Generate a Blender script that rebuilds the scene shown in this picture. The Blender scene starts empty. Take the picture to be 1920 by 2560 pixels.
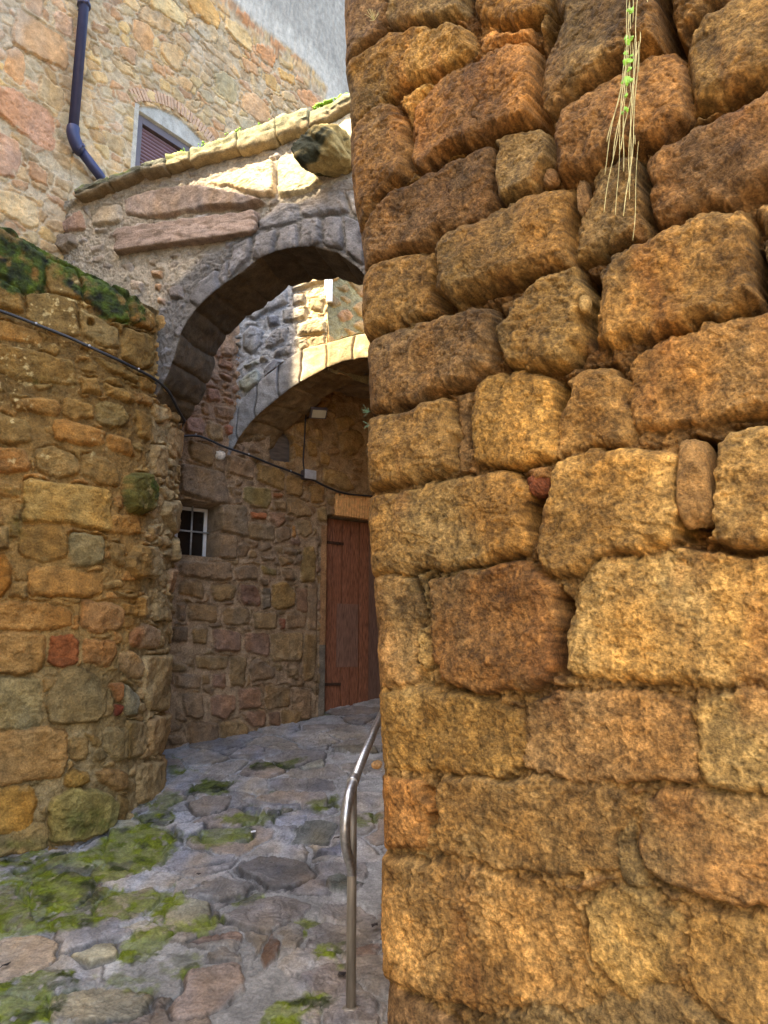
import bpy, math, random
import numpy as np
from mathutils import Vector, Matrix
random.seed(7)
SC = bpy.context.scene
COL = SC.collection
# ------------------------------------------------------------------ camera
CZ = 1.6
PITCH = math.radians(11.0)
F = 1920.0
cp, sp = math.cos(PITCH), math.sin(PITCH)
cam_d = bpy.data.cameras.new('camera')
cam_d.sensor_fit = 'HORIZONTAL'; cam_d.sensor_width = 36.0; cam_d.lens = 36.0
cam_d.clip_start = 0.05; cam_d.clip_end = 500
cam = bpy.data.objects.new('camera', cam_d); COL.objects.link(cam)
cam.location = (0, 0, CZ); cam.rotation_euler = (math.radians(90) + PITCH, 0, 0)
SC.camera = cam
# ------------------------------------------------------------------ light
SUN = Vector((-0.55, -0.45, 0.70)).normalized()
world = bpy.data.worlds.new('World'); SC.world = world; world.use_nodes = True
wn = world.node_tree.nodes; wl = world.node_tree.links
sky = wn.new('ShaderNodeTexSky'); sky.sky_type = 'NISHITA'; sky.sun_disc = False
sky.sun_elevation = math.asin(SUN.z); sky.sun_rotation = math.atan2(SUN.x, SUN.y)
sky.air_density = 1.0; sky.dust_density = 4.0; sky.ozone_density = 0.3
wn['Background'].inputs['Strength'].default_value = 0.15
wl.new(sky.outputs[0], wn['Background'].inputs[0])
sd = bpy.data.lights.new('sun', 'SUN'); sd.energy = 2.9; sd.angle = math.radians(0.5); sd.color = (1.0, 0.87, 0.66)
sun = bpy.data.objects.new('sun', sd); COL.objects.link(sun)
sun.rotation_euler = SUN.to_track_quat('Z', 'Y').to_euler(); sun.location = (-5, -5, 12)
SC.view_settings.view_transform = 'Standard'; SC.view_settings.look = 'None'
SC.view_settings.exposure = 2.85; SC.view_settings.gamma = 1.0
SC.cycles.use_denoising = True

# ------------------------------------------------------------------ measuring helpers
def ray(u, v):
    yc = (1280 - v) / F
    y = cp - yc * sp
    return (u - 960) / F / y, (sp + yc * cp) / y          # x/y , z/y (z relative to the camera)
def chaikin(p, n=2, closed=True):
    p = np.array(p, float)
    for _ in range(n):
        q = np.roll(p, -1, 0) if closed else p[1:]
        a = p if closed else p[:-1]
        r = np.empty((len(a) * 2, p.shape[1])); r[0::2] = a * .75 + q * .25; r[1::2] = a * .25 + q * .75
        if not closed: r = np.vstack([p[:1], r, p[-1:]])
        p = r
    return p
class Plan:
    """a vertical wall standing on a plan polyline; s = metres along it, z = height; front is to the right-hand side looking back"""
    def __init__(s, pts):
        s.p = np.array(pts, float); d = np.diff(s.p, axis=0); s.L = np.hypot(d[:, 0], d[:, 1])
        s.c = np.concatenate([[0], np.cumsum(s.L)]); s.d = d / s.L[:, None]
    def pt(s, q):
        q = np.asarray(q, float); i = np.clip(np.searchsorted(s.c, q, side='right') - 1, 0, len(s.L) - 1)
        return s.p[i] + s.d[i] * (q - s.c[i])[..., None]
    def nr(s, q):                                            # normal towards the viewer, smoothed over joints
        q = np.asarray(q, float); mid = (s.c[:-1] + s.c[1:]) / 2
        dx = np.interp(q, mid, s.d[:, 0]); dy = np.interp(q, mid, s.d[:, 1]); l = np.hypot(dx, dy)
        return np.stack([dy / l, -dx / l], -1)
    def px(s, u, v):
        rx, rz = ray(u, v); best = None; n = len(s.L)
        for i in range(n):
            a = s.p[i]; d = s.d[i]
            den = d[0] - rx * d[1]
            if abs(den) < 1e-9: continue
            k = (rx * a[1] - a[0]) / den
            lo = -1e9 if i == 0 else -1e-6; hi = 1e9 if i == n - 1 else s.L[i] + 1e-6
            y = a[1] + d[1] * k
            if lo <= k <= hi and y > 0.1:
                if best is None or y < best[1]: best = (s.c[i] + k, y)
        if best is None: best = (s.c[-1], s.p[-1][1])
        return best[0], best[1] * rz + CZ
def crop(sc, ox, oy):
    return lambda x, y: (ox + x / sc, oy + y / sc)
K1 = crop(1.728, 0, 0); K2 = crop(1.728, 0, 500); K3 = crop(2.9625, 400, 600); K4 = crop(2.9625, 400, 1200)
K5 = crop(2.212, 0, 1200); K6 = crop(1.659, 0, 1800); K7 = crop(1.5505, 850, 0); K8 = crop(1.5505, 850, 1260)
def nums(t): 
    return [tuple(float(c) for c in q.split(',')) for q in t.split()]
def to_plan(plan, k, pts): return [plan.px(*k(*p)) for p in pts]

# ------------------------------------------------------------------ noise
_T = {}
def _tab(seed):
    if seed not in _T: _T[seed] = np.random.RandomState(seed).rand(256, 256).astype(np.float32)
    return _T[seed]
def vnoise(a, b, seed):
    t = _tab(seed); ia = np.floor(a).astype(np.int64); ib = np.floor(b).astype(np.int64)
    fa = a - ia; fb = b - ib
    fa = fa * fa * fa * (fa * (fa * 6 - 15) + 10); fb = fb * fb * fb * (fb * (fb * 6 - 15) + 10)
    ia &= 255; ib &= 255; i1 = (ia + 1) & 255; j1 = (ib + 1) & 255
    return (t[ia, ib] * (1 - fa) + t[i1, ib] * fa) * (1 - fb) + (t[ia, j1] * (1 - fa) + t[i1, j1] * fa) * fb
def fbm(a, b, sc, octv=4, seed=1, gain=.5):
    r = 0; amp = 1; tot = 0; s = 1 / sc
    for o in range(octv):
        ang = .6 * o + .3; ca, sa = math.cos(ang), math.sin(ang)
        r = r + amp * (vnoise((a * ca - b * sa) * s + 17.3 * o, (a * sa + b * ca) * s + 5.1 * o, seed + o) - .5); tot += amp * .5
        amp *= gain; s *= 2.03
    return r / tot                                           # about -1..1
def ss(e0, e1, x):
    t = np.clip((x - e0) / (e1 - e0), 0, 1); return t * t * (3 - 2 * t)
def hsh(i, j=0, k=0):
    v = np.sin(np.asarray(i) * 127.1 + np.asarray(j) * 311.7 + k * 74.7) * 43758.5453
    return v - np.floor(v)
def poly_sdf(px, py, poly):
    """positive inside"""
    P = np.asarray(poly, float); Q = np.roll(P, -1, 0)
    d = np.full(px.shape, 1e9); ins = np.zeros(px.shape, bool)
    for (x0, y0), (x1, y1) in zip(P, Q):
        ex, ey = x1 - x0, y1 - y0; wx, wy = px - x0, py - y0
        l = ex * ex + ey * ey + 1e-12
        t = np.clip((wx * ex + wy * ey) / l, 0, 1)
        d = np.minimum(d, (wx - ex * t) ** 2 + (wy - ey * t) ** 2)
        c = ((y0 <= py) != (y1 <= py))
        with np.errstate(divide='ignore', invalid='ignore'):
            xi = x0 + (py - y0) * ex / (ey if ey != 0 else 1e-12)
        ins ^= c & (px < xi)
    d = np.sqrt(d)
    return np.where(ins, d, -d)

def rnd_poly(p, n=2, cut=.10):
    p = np.array(p, float)
    for _ in range(n):
        q = np.roll(p, -1, 0); r = np.empty((len(p) * 2, 2)); r[0::2] = p * (1 - cut) + q * cut; r[1::2] = p * cut + q * (1 - cut); p = r; cut *= 1.3
    return p
def fill_cells(A, B, cw, ch, style, seed):
    if style == 'course':
        r = np.floor(B / ch); wob = .18 * ch
        Bb = B + wob * fbm(A, B * 0, cw * 2.2, 2, seed + 3)
        r = np.floor(Bb / ch); off = hsh(r, 1, seed) * cw
        w = cw * (.75 + .6 * hsh(r, 2, seed))
        x = (A + off) / w; k = np.floor(x); f = x - k
        jl = .32 * (hsh(k, r, seed + 5) - .5); jr = 1 + .32 * (hsh(k + 1, r, seed + 5) - .5)
        kl = f < jl; kr = f > jr
        lo = np.where(kl, -1 + .32 * (hsh(k - 1, r, seed + 5) - .5), np.where(kr, jr, jl))
        hi = np.where(kl, jl, np.where(kr, 2 + .32 * (hsh(k + 2, r, seed + 5) - .5) - 0, jr))
        k = k - kl + kr
        dx = np.minimum(f - lo, hi - f) * w; fb = (Bb / ch - r)
        dy = np.minimum(fb, 1 - fb) * ch
        # rounded box distance
        return np.minimum(dx, dy) - .35 * ch * np.maximum(0, 1 - (dx + dy) / (.45 * ch)) ** 2, k * 57 + r * 131
    ga, gb = A / cw, B / ch; ia, ib = np.floor(ga), np.floor(gb)
    F1 = np.full(A.shape, 1e9); F2 = np.full(A.shape, 1e9); ID = np.zeros(A.shape)
    X1 = np.zeros(A.shape); Y1 = np.zeros(A.shape); pts = []
    for di in (-1, 0, 1):
        for dj in (-1, 0, 1):
            ci, cj = ia + di, ib + dj
            x = (ci + .5 + .85 * (hsh(ci, cj, seed) - .5)) * cw; y = (cj + .5 + .8 * (hsh(ci, cj, seed + 9) - .5)) * ch
            d = np.sqrt(((A - x)) ** 2 + ((B - y) * (cw / ch)) ** 2)
            m = d < F1; F2 = np.where(m, F1, np.minimum(F2, d)); F1 = np.where(m, d, F1); ID = np.where(m, ci * 57 + cj * 131, ID)
    return (F2 - F1) * .5 * (ch / cw) ** .5, ID

def masonry(A, B, stones, pal, mcol, w=.05, prot=.04, rec=.02, warp=.012, wsc=.09, fill=None, gaps=(), noshow=(),
            lump=.012, mid=.005, fine=.002, mort=.006, seed=1, blotch=.3, pit=0., smear=0., uni=0., grow=0., er0=.4, er1=1.2, crev=.012, flake=.0):
    sh = A.shape
    Aw = A + warp * fbm(A, B, wsc, 3, seed + 20); Bw = B + warp * fbm(A, B, wsc, 3, seed + 30)
    Aw = Aw + .004 * fbm(A, B, .022, 2, seed + 22); Bw = Bw + .004 * fbm(A, B, .022, 2, seed + 32)
    D = np.full(sh, -.09); LV = np.zeros(sh); WW = np.full(sh, w); PI = np.full(sh, -1.0); PT = np.full(sh, pit)
    C = np.zeros(sh + (3,)); rnd = random.Random(seed)
    for st in stones:
        p = rnd_poly(st['poly'])
        x0, y0 = p.min(0) - .09; x1, y1 = p.max(0) + .09
        m = (Aw > x0) & (Aw < x1) & (Bw > y0) & (Bw < y1)
        c = np.array(st.get('col') or pal[rnd.randrange(len(pal))]) * rnd.uniform(.88, 1.12); c = c * (1 - uni) + uni * np.mean(pal, 0)
        tx, ty = rnd.gauss(0, .06), rnd.gauss(0, .06); lv = st.get('prot', prot * rnd.uniform(.65, 1.3)); ww = st.get('w', w * rnd.uniform(.8, 1.25))
        pp = st.get('pit', pit * rnd.uniform(.3, 1.8))
        if not m.any(): continue
        d = poly_sdf(Aw[m], Bw[m], p); cx, cy = p.mean(0)
        b = d > D[m]
        mm = np.zeros(sh, bool); mm[m] = b
        D[mm] = d[b]; LV[mm] = lv + tx * (Aw[mm] - cx) + ty * (Bw[mm] - cy); WW[mm] = ww; C[mm] = c; PI[mm] = rnd.random(); PT[mm] = pp
    if fill:
        df, idf = fill_cells(Aw, Bw, fill['cw'], fill['ch'], fill.get('style', 'vor'), seed + 40)
        g = fill.get('gap', .012)
        df = np.minimum(df, -D) - g
        h1 = hsh(idf, 3, seed); keep = h1 > fill.get('skip', .0)
        use = (D < 0) & (df > 0) & keep
        palA = np.array(pal); ci = (hsh(idf, 7, seed) * len(pal)).astype(int) % len(pal)
        cc = palA[ci] * (.82 + .36 * hsh(idf, 11, seed))[..., None]; cc = cc * (1 - uni) + uni * palA.mean(0)
        C = np.where(use[..., None], cc, C); LV = np.where(use, fill.get('prot', prot) * (.4 + 1.0 * hsh(idf, 13, seed)), LV)
        WW = np.where(use, fill.get('w', w), WW); D = np.where(use, df, D); PI = np.where(use, h1, PI)
    D = np.where(D > -.05, D + grow, D)
    for q in noshow:
        d = poly_sdf(Aw, Bw, q); D = np.where(d > 0, -.05, D)
    x = np.clip(D / WW, 0, 1); prof = (1 - (1 - x) ** 2) * .75 + .25 * ss(0, .35, x)
    inside = ss(-.002, .004, D)
    n1 = fbm(A, B, .14, 3, seed + 50); n2 = fbm(A, B, .045, 3, seed + 60); n3 = fbm(A, B, .014, 3, seed + 70)
    er = ss(-.25, .5, fbm(A, B, .3, 3, seed + 80))
    Hm = -rec + mort * n2 * 1.2 + mort * .8 * n3
    Hs = -rec + (Hm + rec) * (1 - prof) * .8 + (LV + rec + lump * n1 + mid * n2 * (er0 + er1 * er)) * prof
    Hs = Hs + fine * n3 * (.5 + 1.5 * er) + fine * .8 * fbm(A, B, .030, 2, seed + 75) * (er0 * .5 + er1 * er)
    if pit > 0:
        pn = fbm(A, B, .02, 2, seed + 95); Hs = Hs - PT * ss(.25, .6, pn) * prof
    if flake > 0:
        q_ = fbm(A, B * 1.3, .16, 4, seed + 101) * 3.2; fr_ = q_ - np.floor(q_); Hs = Hs + prof * flake * (np.floor(q_) + ss(.0, .14, fr_))
    H = np.where(D > 0, Hs, Hm)
    cv = ss(-.018, -.004, D) * (1 - ss(-.001, .004, D)) * ss(-.05, .3, fbm(A, B, .22, 3, seed + 105)); H = H - crev * cv
    for q in gaps:
        d = poly_sdf(Aw, Bw, chaikin(q[0], 1)); H = H - q[1] * 1.1 * ss(-.008, .003, d) * (1 - .0 * prof)
    v = 1 + blotch * fbm(A, B, .22, 3, seed + 85) + .16 * n2 + .14 * n3
    warm = fbm(A * 1.0, B * .45, .12, 3, seed + 87)
    Cs = C * v[..., None] * np.stack([1 + .12 * warm, 1 + 0 * warm, 1 - .22 * warm], -1)
    mv = 1 + .22 * fbm(A, B, .3, 3, seed + 88) + .15 * n3 + .12 * n2
    Cm = np.array(mcol) * mv[..., None]
    sm = inside * (1 - smear * ss(.25, .6, fbm(A, B, .08, 3, seed + 89)) * (1 - ss(0, .05, D)))
    c = Cs * sm[..., None] + Cm * (1 - sm[..., None])
    return H, np.clip(c, .004, .95), inside, D

# ------------------------------------------------------------------ materials
def mat_stone(name, bump=.5, sc=220., rough=.9, var=.28, col2=None, det=6, bd=.006):
    m = bpy.data.materials.new(name); m.use_nodes = True; nt = m.node_tree; N = nt.nodes; L = nt.links
    b = N['Principled BSDF']; b.inputs['Roughness'].default_value = rough
    b.inputs['Specular IOR Level'].default_value = .25
    at = N.new('ShaderNodeAttribute'); at.attribute_name = 'col'
    tc = N.new('ShaderNodeTexCoord')
    n1 = N.new('ShaderNodeTexNoise'); n1.inputs['Scale'].default_value = sc; n1.inputs['Detail'].default_value = det; n1.inputs['Roughness'].default_value = .65
    n2 = N.new('ShaderNodeTexNoise'); n2.inputs['Scale'].default_value = sc * .17; n2.inputs['Detail'].default_value = 5
    for n in (n1, n2): L.new(tc.outputs['Object'], n.inputs['Vector'])
    mr = N.new('ShaderNodeMapRange'); mr.inputs[1].default_value = .3; mr.inputs[2].default_value = .7
    mr.inputs[3].default_value = 1 - var; mr.inputs[4].default_value = 1 + var; L.new(n1.outputs[0], mr.inputs[0])
    mr2 = N.new('ShaderNodeMapRange'); mr2.inputs[1].default_value = .3; mr2.inputs[2].default_value = .7
    mr2.inputs[3].default_value = 1 - var * .8; mr2.inputs[4].default_value = 1 + var * .8; L.new(n2.outputs[0], mr2.inputs[0])
    mu = N.new('ShaderNodeMath'); mu.operation = 'MULTIPLY'; L.new(mr.outputs[0], mu.inputs[0]); L.new(mr2.outputs[0], mu.inputs[1])
    vm = N.new('ShaderNodeVectorMath'); vm.operation = 'SCALE'; L.new(at.outputs['Color'], vm.inputs[0]); L.new(mu.outputs[0], vm.inputs['Scale'])
    L.new(vm.outputs[0], b.inputs['Base Color'])
    ad = N.new('ShaderNodeMath'); ad.operation = 'ADD'; L.new(n1.outputs[0], ad.inputs[0]); L.new(n2.outputs[0], ad.inputs[1])
    bp = N.new('ShaderNodeBump'); bp.inputs['Strength'].default_value = bump; bp.inputs['Distance'].default_value = bd
    L.new(ad.outputs[0], bp.inputs['Height']); L.new(bp.outputs[0], b.inputs['Normal'])
    return m
def mat_simple(name, c, rough=.5, metal=0., var=.12, sc=30., bump=.1, spec=.5, stretch=None, c2=None):
    m = bpy.data.materials.new(name); m.use_nodes = True; nt = m.node_tree; N = nt.nodes; L = nt.links
    b = N['Principled BSDF']; b.inputs['Roughness'].default_value = rough; b.inputs['Metallic'].default_value = metal
    b.inputs['Specular IOR Level'].default_value = spec
    tc = N.new('ShaderNodeTexCoord'); mp = N.new('ShaderNodeMapping'); L.new(tc.outputs['Object'], mp.inputs[0])
    if stretch: mp.inputs['Scale'].default_value = stretch
    n = N.new('ShaderNodeTexNoise'); n.inputs['Scale'].default_value = sc; n.inputs['Detail'].default_value = 6; L.new(mp.outputs[0], n.inputs[0])
    cr = N.new('ShaderNodeValToRGB'); cr.color_ramp.elements[0].position = .32; cr.color_ramp.elements[1].position = .68
    c2 = c2 or tuple(min(1, x * (1 + var)) for x in c)
    cr.color_ramp.elements[0].color = tuple(x * (1 - var) for x in c) + (1,); cr.color_ramp.elements[1].color = tuple(c2) + (1,)
    L.new(n.outputs[0], cr.inputs[0]); L.new(cr.outputs[0], b.inputs['Base Color'])
    bp = N.new('ShaderNodeBump'); bp.inputs['Strength'].default_value = bump; bp.inputs['Distance'].default_value = .004
    L.new(n.outputs[0], bp.inputs['Height']); L.new(bp.outputs[0], b.inputs['Normal'])
    return m
M_right = mat_stone('weathered_sandstone', 1.0, 150., .85, .5, bd=.011)
M_left = mat_stone('mossy_masonry', .9, 90., .9, .4, bd=.010)
M_back = mat_stone('alley_masonry', .9, 80., .92, .38, bd=.011)
M_house = mat_stone('pointed_masonry', .5, 100., .92, .22)
M_arch = mat_stone('arch_masonry', .8, 90., .9, .32, bd=.009)
M_ground = mat_stone('flagstones', .7, 90., .48, .32, bd=.007)
M_pipe = mat_simple('blue_grey_paint', (.03, .033, .085), .42, .2, .1, 12)
M_steel = mat_simple('galvanised_steel', (.55, .54, .52), .34, .9, .25, 60, .15)
M_steel2 = mat_simple('aged_post_metal', (.38, .32, .24), .45, .6, .3, 45, .25, stretch=(1, 1, .15))
M_frame = mat_simple('taupe_frame', (.10, .075, .075), .5, 0, .08, 10)
M_shut = mat_simple('mauve_shutter', (.155, .085, .10), .5, 0, .1, 8)
M_dark = mat_simple('dark_interior', (.012, .011, .012), .6, 0, .2, 5)
M_white = mat_simple('white_paint', (.72, .72, .74), .45, 0, .06, 25)
M_bar = mat_simple('grey_bar', (.45, .46, .47), .45, .3, .15, 40)
M_glass = mat_simple('dark_window_glass', (.02, .016, .014), .12, 0, .2, 4)
M_door = mat_simple('red_brown_wood', (.21, .06, .026), .62, 0, .6, 26., .5, stretch=(9, 9, .55), c2=(.40, .16, .08))
M_door2 = mat_simple('faded_brown_wood', (.15, .082, .058), .7, 0, .4, 22., .5, stretch=(9, 9, .55), c2=(.24, .13, .09))
M_iron = mat_simple('rusty_iron', (.07, .035, .02), .75, .4, .5, 60, .4)
M_cable = mat_simple('black_cable', (.018, .018, .02), .5, 0, .2, 20)
M_straw = mat_simple('straw_roots', (.50, .44, .20), .8, 0, .3, 40)
M_leaf = mat_simple('fresh_leaf', (.20, .40, .02), .5, 0, .35, 60)
M_net = mat_simple('grey_wire', (.32, .28, .28), .5, .5, .1, 10)
M_brick = mat_stone('orange_brick', .5, 160., .9, .25)
M_lens = mat_simple('floodlight_lens', (.55, .50, .36), .2, 0, .08, 10)
M_nicheg = mat_simple('dusty_niche_glass', (.10, .085, .075), .3, 0, .35, 9., .1, stretch=(1, 1, 5))
M_plain = mat_simple('plain_render', (.42, .36, .28), .95, 0, .12, 3.)

# ------------------------------------------------------------------ mesh builders
def link(name, me, mat, parent=None):
    o = bpy.data.objects.new(name, me); COL.objects.link(o)
    if mat: me.materials.append(mat)
    if parent: o.parent = parent
    return o
def thing(name, label, cat, loc=(0, 0, 0), group=None):
    o = bpy.data.objects.new(name, None); COL.objects.link(o); o.empty_display_size = .1
    o.location = loc; o['label'] = label; o['category'] = cat
    if group: o['group'] = group
    return o
def tag(o, label, cat, group=None):
    o['label'] = label; o['category'] = cat
    if group: o['group'] = group
    return o
def keep(o):                                               # put a part built in world coordinates under its thing
    o.matrix_parent_inverse = Matrix.Translation(-o.parent.location); return o
def grid_mesh(name, V, C, keepmask=None, flip=False):
    n, m = V.shape[:2]; idx = np.arange(n * m, dtype=np.int32).reshape(n, m)
    q = np.stack([idx[:-1, :-1], idx[1:, :-1], idx[1:, 1:], idx[:-1, 1:]], -1)
    if flip: q = q[..., ::-1]
    q = q.reshape(-1, 4)
    if keepmask is not None: q = q[keepmask.reshape(-1)]
    me = bpy.data.meshes.new(name)
    me.vertices.add(n * m); me.vertices.foreach_set('co', V.reshape(-1).astype(np.float32))
    me.loops.add(q.size); me.loops.foreach_set('vertex_index', np.ascontiguousarray(q).reshape(-1).astype(np.int32))
    me.polygons.add(len(q)); me.polygons.foreach_set('loop_start', np.arange(0, q.size, 4, dtype=np.int32))
    me.polygons.foreach_set('use_smooth', np.ones(len(q), bool))
    me.update(calc_edges=True)
    a = me.color_attributes.new('col', 'FLOAT_COLOR', 'POINT')
    c = np.ones((n * m, 4), np.float32); c[:, :3] = C.reshape(-1, 3); a.data.foreach_set('color', c.reshape(-1))
    return me
def set_col(me, c, var=.1, seed=1):
    n = len(me.vertices); a = me.color_attributes.new('col', 'FLOAT_COLOR', 'POINT')
    co = np.empty(n * 3, np.float32); me.vertices.foreach_get('co', co); co = co.reshape(-1, 3)
    k = 1 + var * fbm(co[:, 0] + co[:, 1], co[:, 2] + co[:, 1] * .5, .06, 3, seed)
    cc = np.ones((n, 4), np.float32); cc[:, :3] = np.array(c)[None] * k[:, None]; a.data.foreach_set('color', cc.reshape(-1))
class MB:
    def __init__(s): s.v = []; s.f = []
    def box(s, o, ax, ay, az):
        o, ax, ay, az = map(Vector, (o, ax, ay, az)); b = len(s.v)
        for k in ((0, 0, 0), (1, 0, 0), (1, 1, 0), (0, 1, 0), (0, 0, 1), (1, 0, 1), (1, 1, 1), (0, 1, 1)):
            s.v.append(o + ax * k[0] + ay * k[1] + az * k[2])
        for f in ((0, 3, 2, 1), (4, 5, 6, 7), (0, 1, 5, 4), (1, 2, 6, 5), (2, 3, 7, 6), (3, 0, 4, 7)): s.f.append([b + i for i in f])
        return s
    def tube(s, pts, r, n=10, cap=True):
        pts = [Vector(p) for p in pts]; b = len(s.v); rs = r if isinstance(r, (list, tuple)) else [r] * len(pts)
        up = None
        for i, p in enumerate(pts):
            t = (pts[min(i + 1, len(pts) - 1)] - pts[max(i - 1, 0)]).normalized()
            if up is None:
                up = t.orthogonal().normalized()
            up = (up - t * up.dot(t)).normalized(); w = t.cross(up)
            for k in range(n):
                a = 2 * math.pi * k / n; s.v.append(p + (up * math.cos(a) + w * math.sin(a)) * rs[i])
        for i in range(len(pts) - 1):
            for k in range(n):
                s.f.append([b + i * n + k, b + i * n + (k + 1) % n, b + (i + 1) * n + (k + 1) % n, b + (i + 1) * n + k])
        if cap:
            s.f.append([b + k for k in range(n)][::-1]); e = b + (len(pts) - 1) * n; s.f.append([e + k for k in range(n)])
        return s
    def ball(s, c, r, n=12, m=8, sq=(1, 1, 1)):
        b = len(s.v); c = Vector(c)
        for j in range(m + 1):
            t = math.pi * j / m
            for k in range(n):
                a = 2 * math.pi * k / n
                s.v.append(c + Vector((math.sin(t) * math.cos(a) * r * sq[0], math.sin(t) * math.sin(a) * r * sq[1], math.cos(t) * r * sq[2])))
        for j in range(m):
            for k in range(n): s.f.append([b + j * n + k, b + (j + 1) * n + k, b + (j + 1) * n + (k + 1) % n, b + j * n + (k + 1) % n])
        return s
    def build(s, name, mat, parent=None, smooth=False, col=None, bevel=0):
        me = bpy.data.meshes.new(name); me.from_pydata([tuple(v) for v in s.v], [], s.f); me.validate(); me.update()
        if smooth: me.polygons.foreach_set('use_smooth', [True] * len(me.polygons))
        if col is not None: set_col(me, col)
        o = link(name, me, mat, parent)
        if bevel:
            md = o.modifiers.new('bevel', 'BEVEL'); md.width = bevel; md.segments = 2; md.limit_method = 'ANGLE'
        return o
def smooth_path(p, n=3): return [Vector(q) for q in chaikin([tuple(x) for x in p], n, closed=False)]
def rock(name, mat, parent, c, ax, ay, az, col, seed=1, n=26, power=3.2, rough=.1, moss=None, fine=.006):
    """a weathered block: a superellipsoid on three half-axes with lumps"""
    c, ax, ay, az = (np.array(q, float) for q in (c, ax, ay, az))
    th = np.linspace(0, math.pi, n); ph = np.linspace(0, 2 * math.pi, 2 * n)
    T, Ph = np.meshgrid(th, ph, indexing='ij')
    x, y, z = np.sin(T) * np.cos(Ph), np.sin(T) * np.sin(Ph), np.cos(T)
    r = (np.abs(x) ** power + np.abs(y) ** power + np.abs(z) ** power) ** (-1 / power)
    sz = np.linalg.norm(ax) + np.linalg.norm(ay) + np.linalg.norm(az)
    wr = fbm(x * 1.3 + z * .7 + seed * 3.1, y * 1.3 - z * .9 + seed, .8, 4, seed + 3)
    wr = wr * (np.sin(T) ** .5)
    r = r * (1 + rough * wr)
    V = c + (x * r)[..., None] * ax + (y * r)[..., None] * ay + (z * r)[..., None] * az
    mx, my, mz = x * r * np.linalg.norm(ax), y * r * np.linalg.norm(ay), z * r * np.linalg.norm(az)
    V = V + (np.stack([x, y, z], -1) @ np.array([ax / np.linalg.norm(ax), ay / np.linalg.norm(ay), az / np.linalg.norm(az)])) * (fine * np.minimum(1, np.sin(T) * 3) * (fbm(mx + my * .5, mz - my * .5, .05, 4, seed + 21) + .9 * fbm(mx - my * .5, mz + my * .6, .13, 3, seed + 27)))[..., None]
    k = 1 + .22 * fbm(x + z, y - z, .5, 4, seed + 8)
    Cc = np.array(col) * k[..., None]
    if moss is not None:
        mk = ss(moss[3], moss[3] + .3, fbm(x - z, y + z * .5, .5, 3, seed + 12) * .7 + (z * r * .5 if len(moss) < 5 else (-x * .7 + z * .25 + .1)))
        Cc = Cc * (1 - mk[..., None]) + np.array(moss[:3]) * mk[..., None]
    return link(name, grid_mesh(name, V, Cc), mat, parent)

# ------------------------------------------------------------------ plans of the walls
GA, GB = -2.30, .24
def gz(x, y):                                              # ground height (world)
    y = np.asarray(y, float); x = np.asarray(x, float)
    k = .12; t = (y - 2.9) / .5
    soft = np.log1p(np.exp(np.clip(t, -30, 30))) * .5
    z = CZ - 1.604 + GB * soft
    far = np.maximum(0, y - 8.0); return z - GB * .6 * far
P_back = Plan([(-2.74, 5.866), (-1.75, 6.59), (-.546, 7.47), (2.3, 9.55)])
P_house = Plan([(-3.27, 4.81), (.6, 9.97)])
P_left = Plan(chaikin([(-5.2, 3.85), (-2.9, 4.605), (-2.26, 4.83), (-1.90, 4.955), (-1.73, 5.21), (-1.665, 5.45), (-1.615, 5.80), (-1.66, 6.05), (-1.86, 6.52)], 2, closed=False))
FD = np.array([.946, -.324]); FB = np.array([.324, .946])
P_arch = Plan([(-2.75, 5.75), (.75, 5.75 - 3.5 * .343)])
P_in = Plan([(-1.60, 6.878), (1.2, 6.60)])
RC = np.array([-.03, 2.6]); RD = np.array([.79, -.615]); RD = RD / np.hypot(*RD)

def S(plan, k, rows):
    out = []
    for r in rows.strip().split('\n'):
        r = r.strip()
        if not r: continue
        kw = {}
        if '|' in r:
            r, ex = r.split('|'); 
            for e in ex.split():
                a, b = e.split('='); kw[a] = eval(b)
        out.append(dict(poly=to_plan(plan, k, nums(r)), **kw))
    return out

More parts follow.
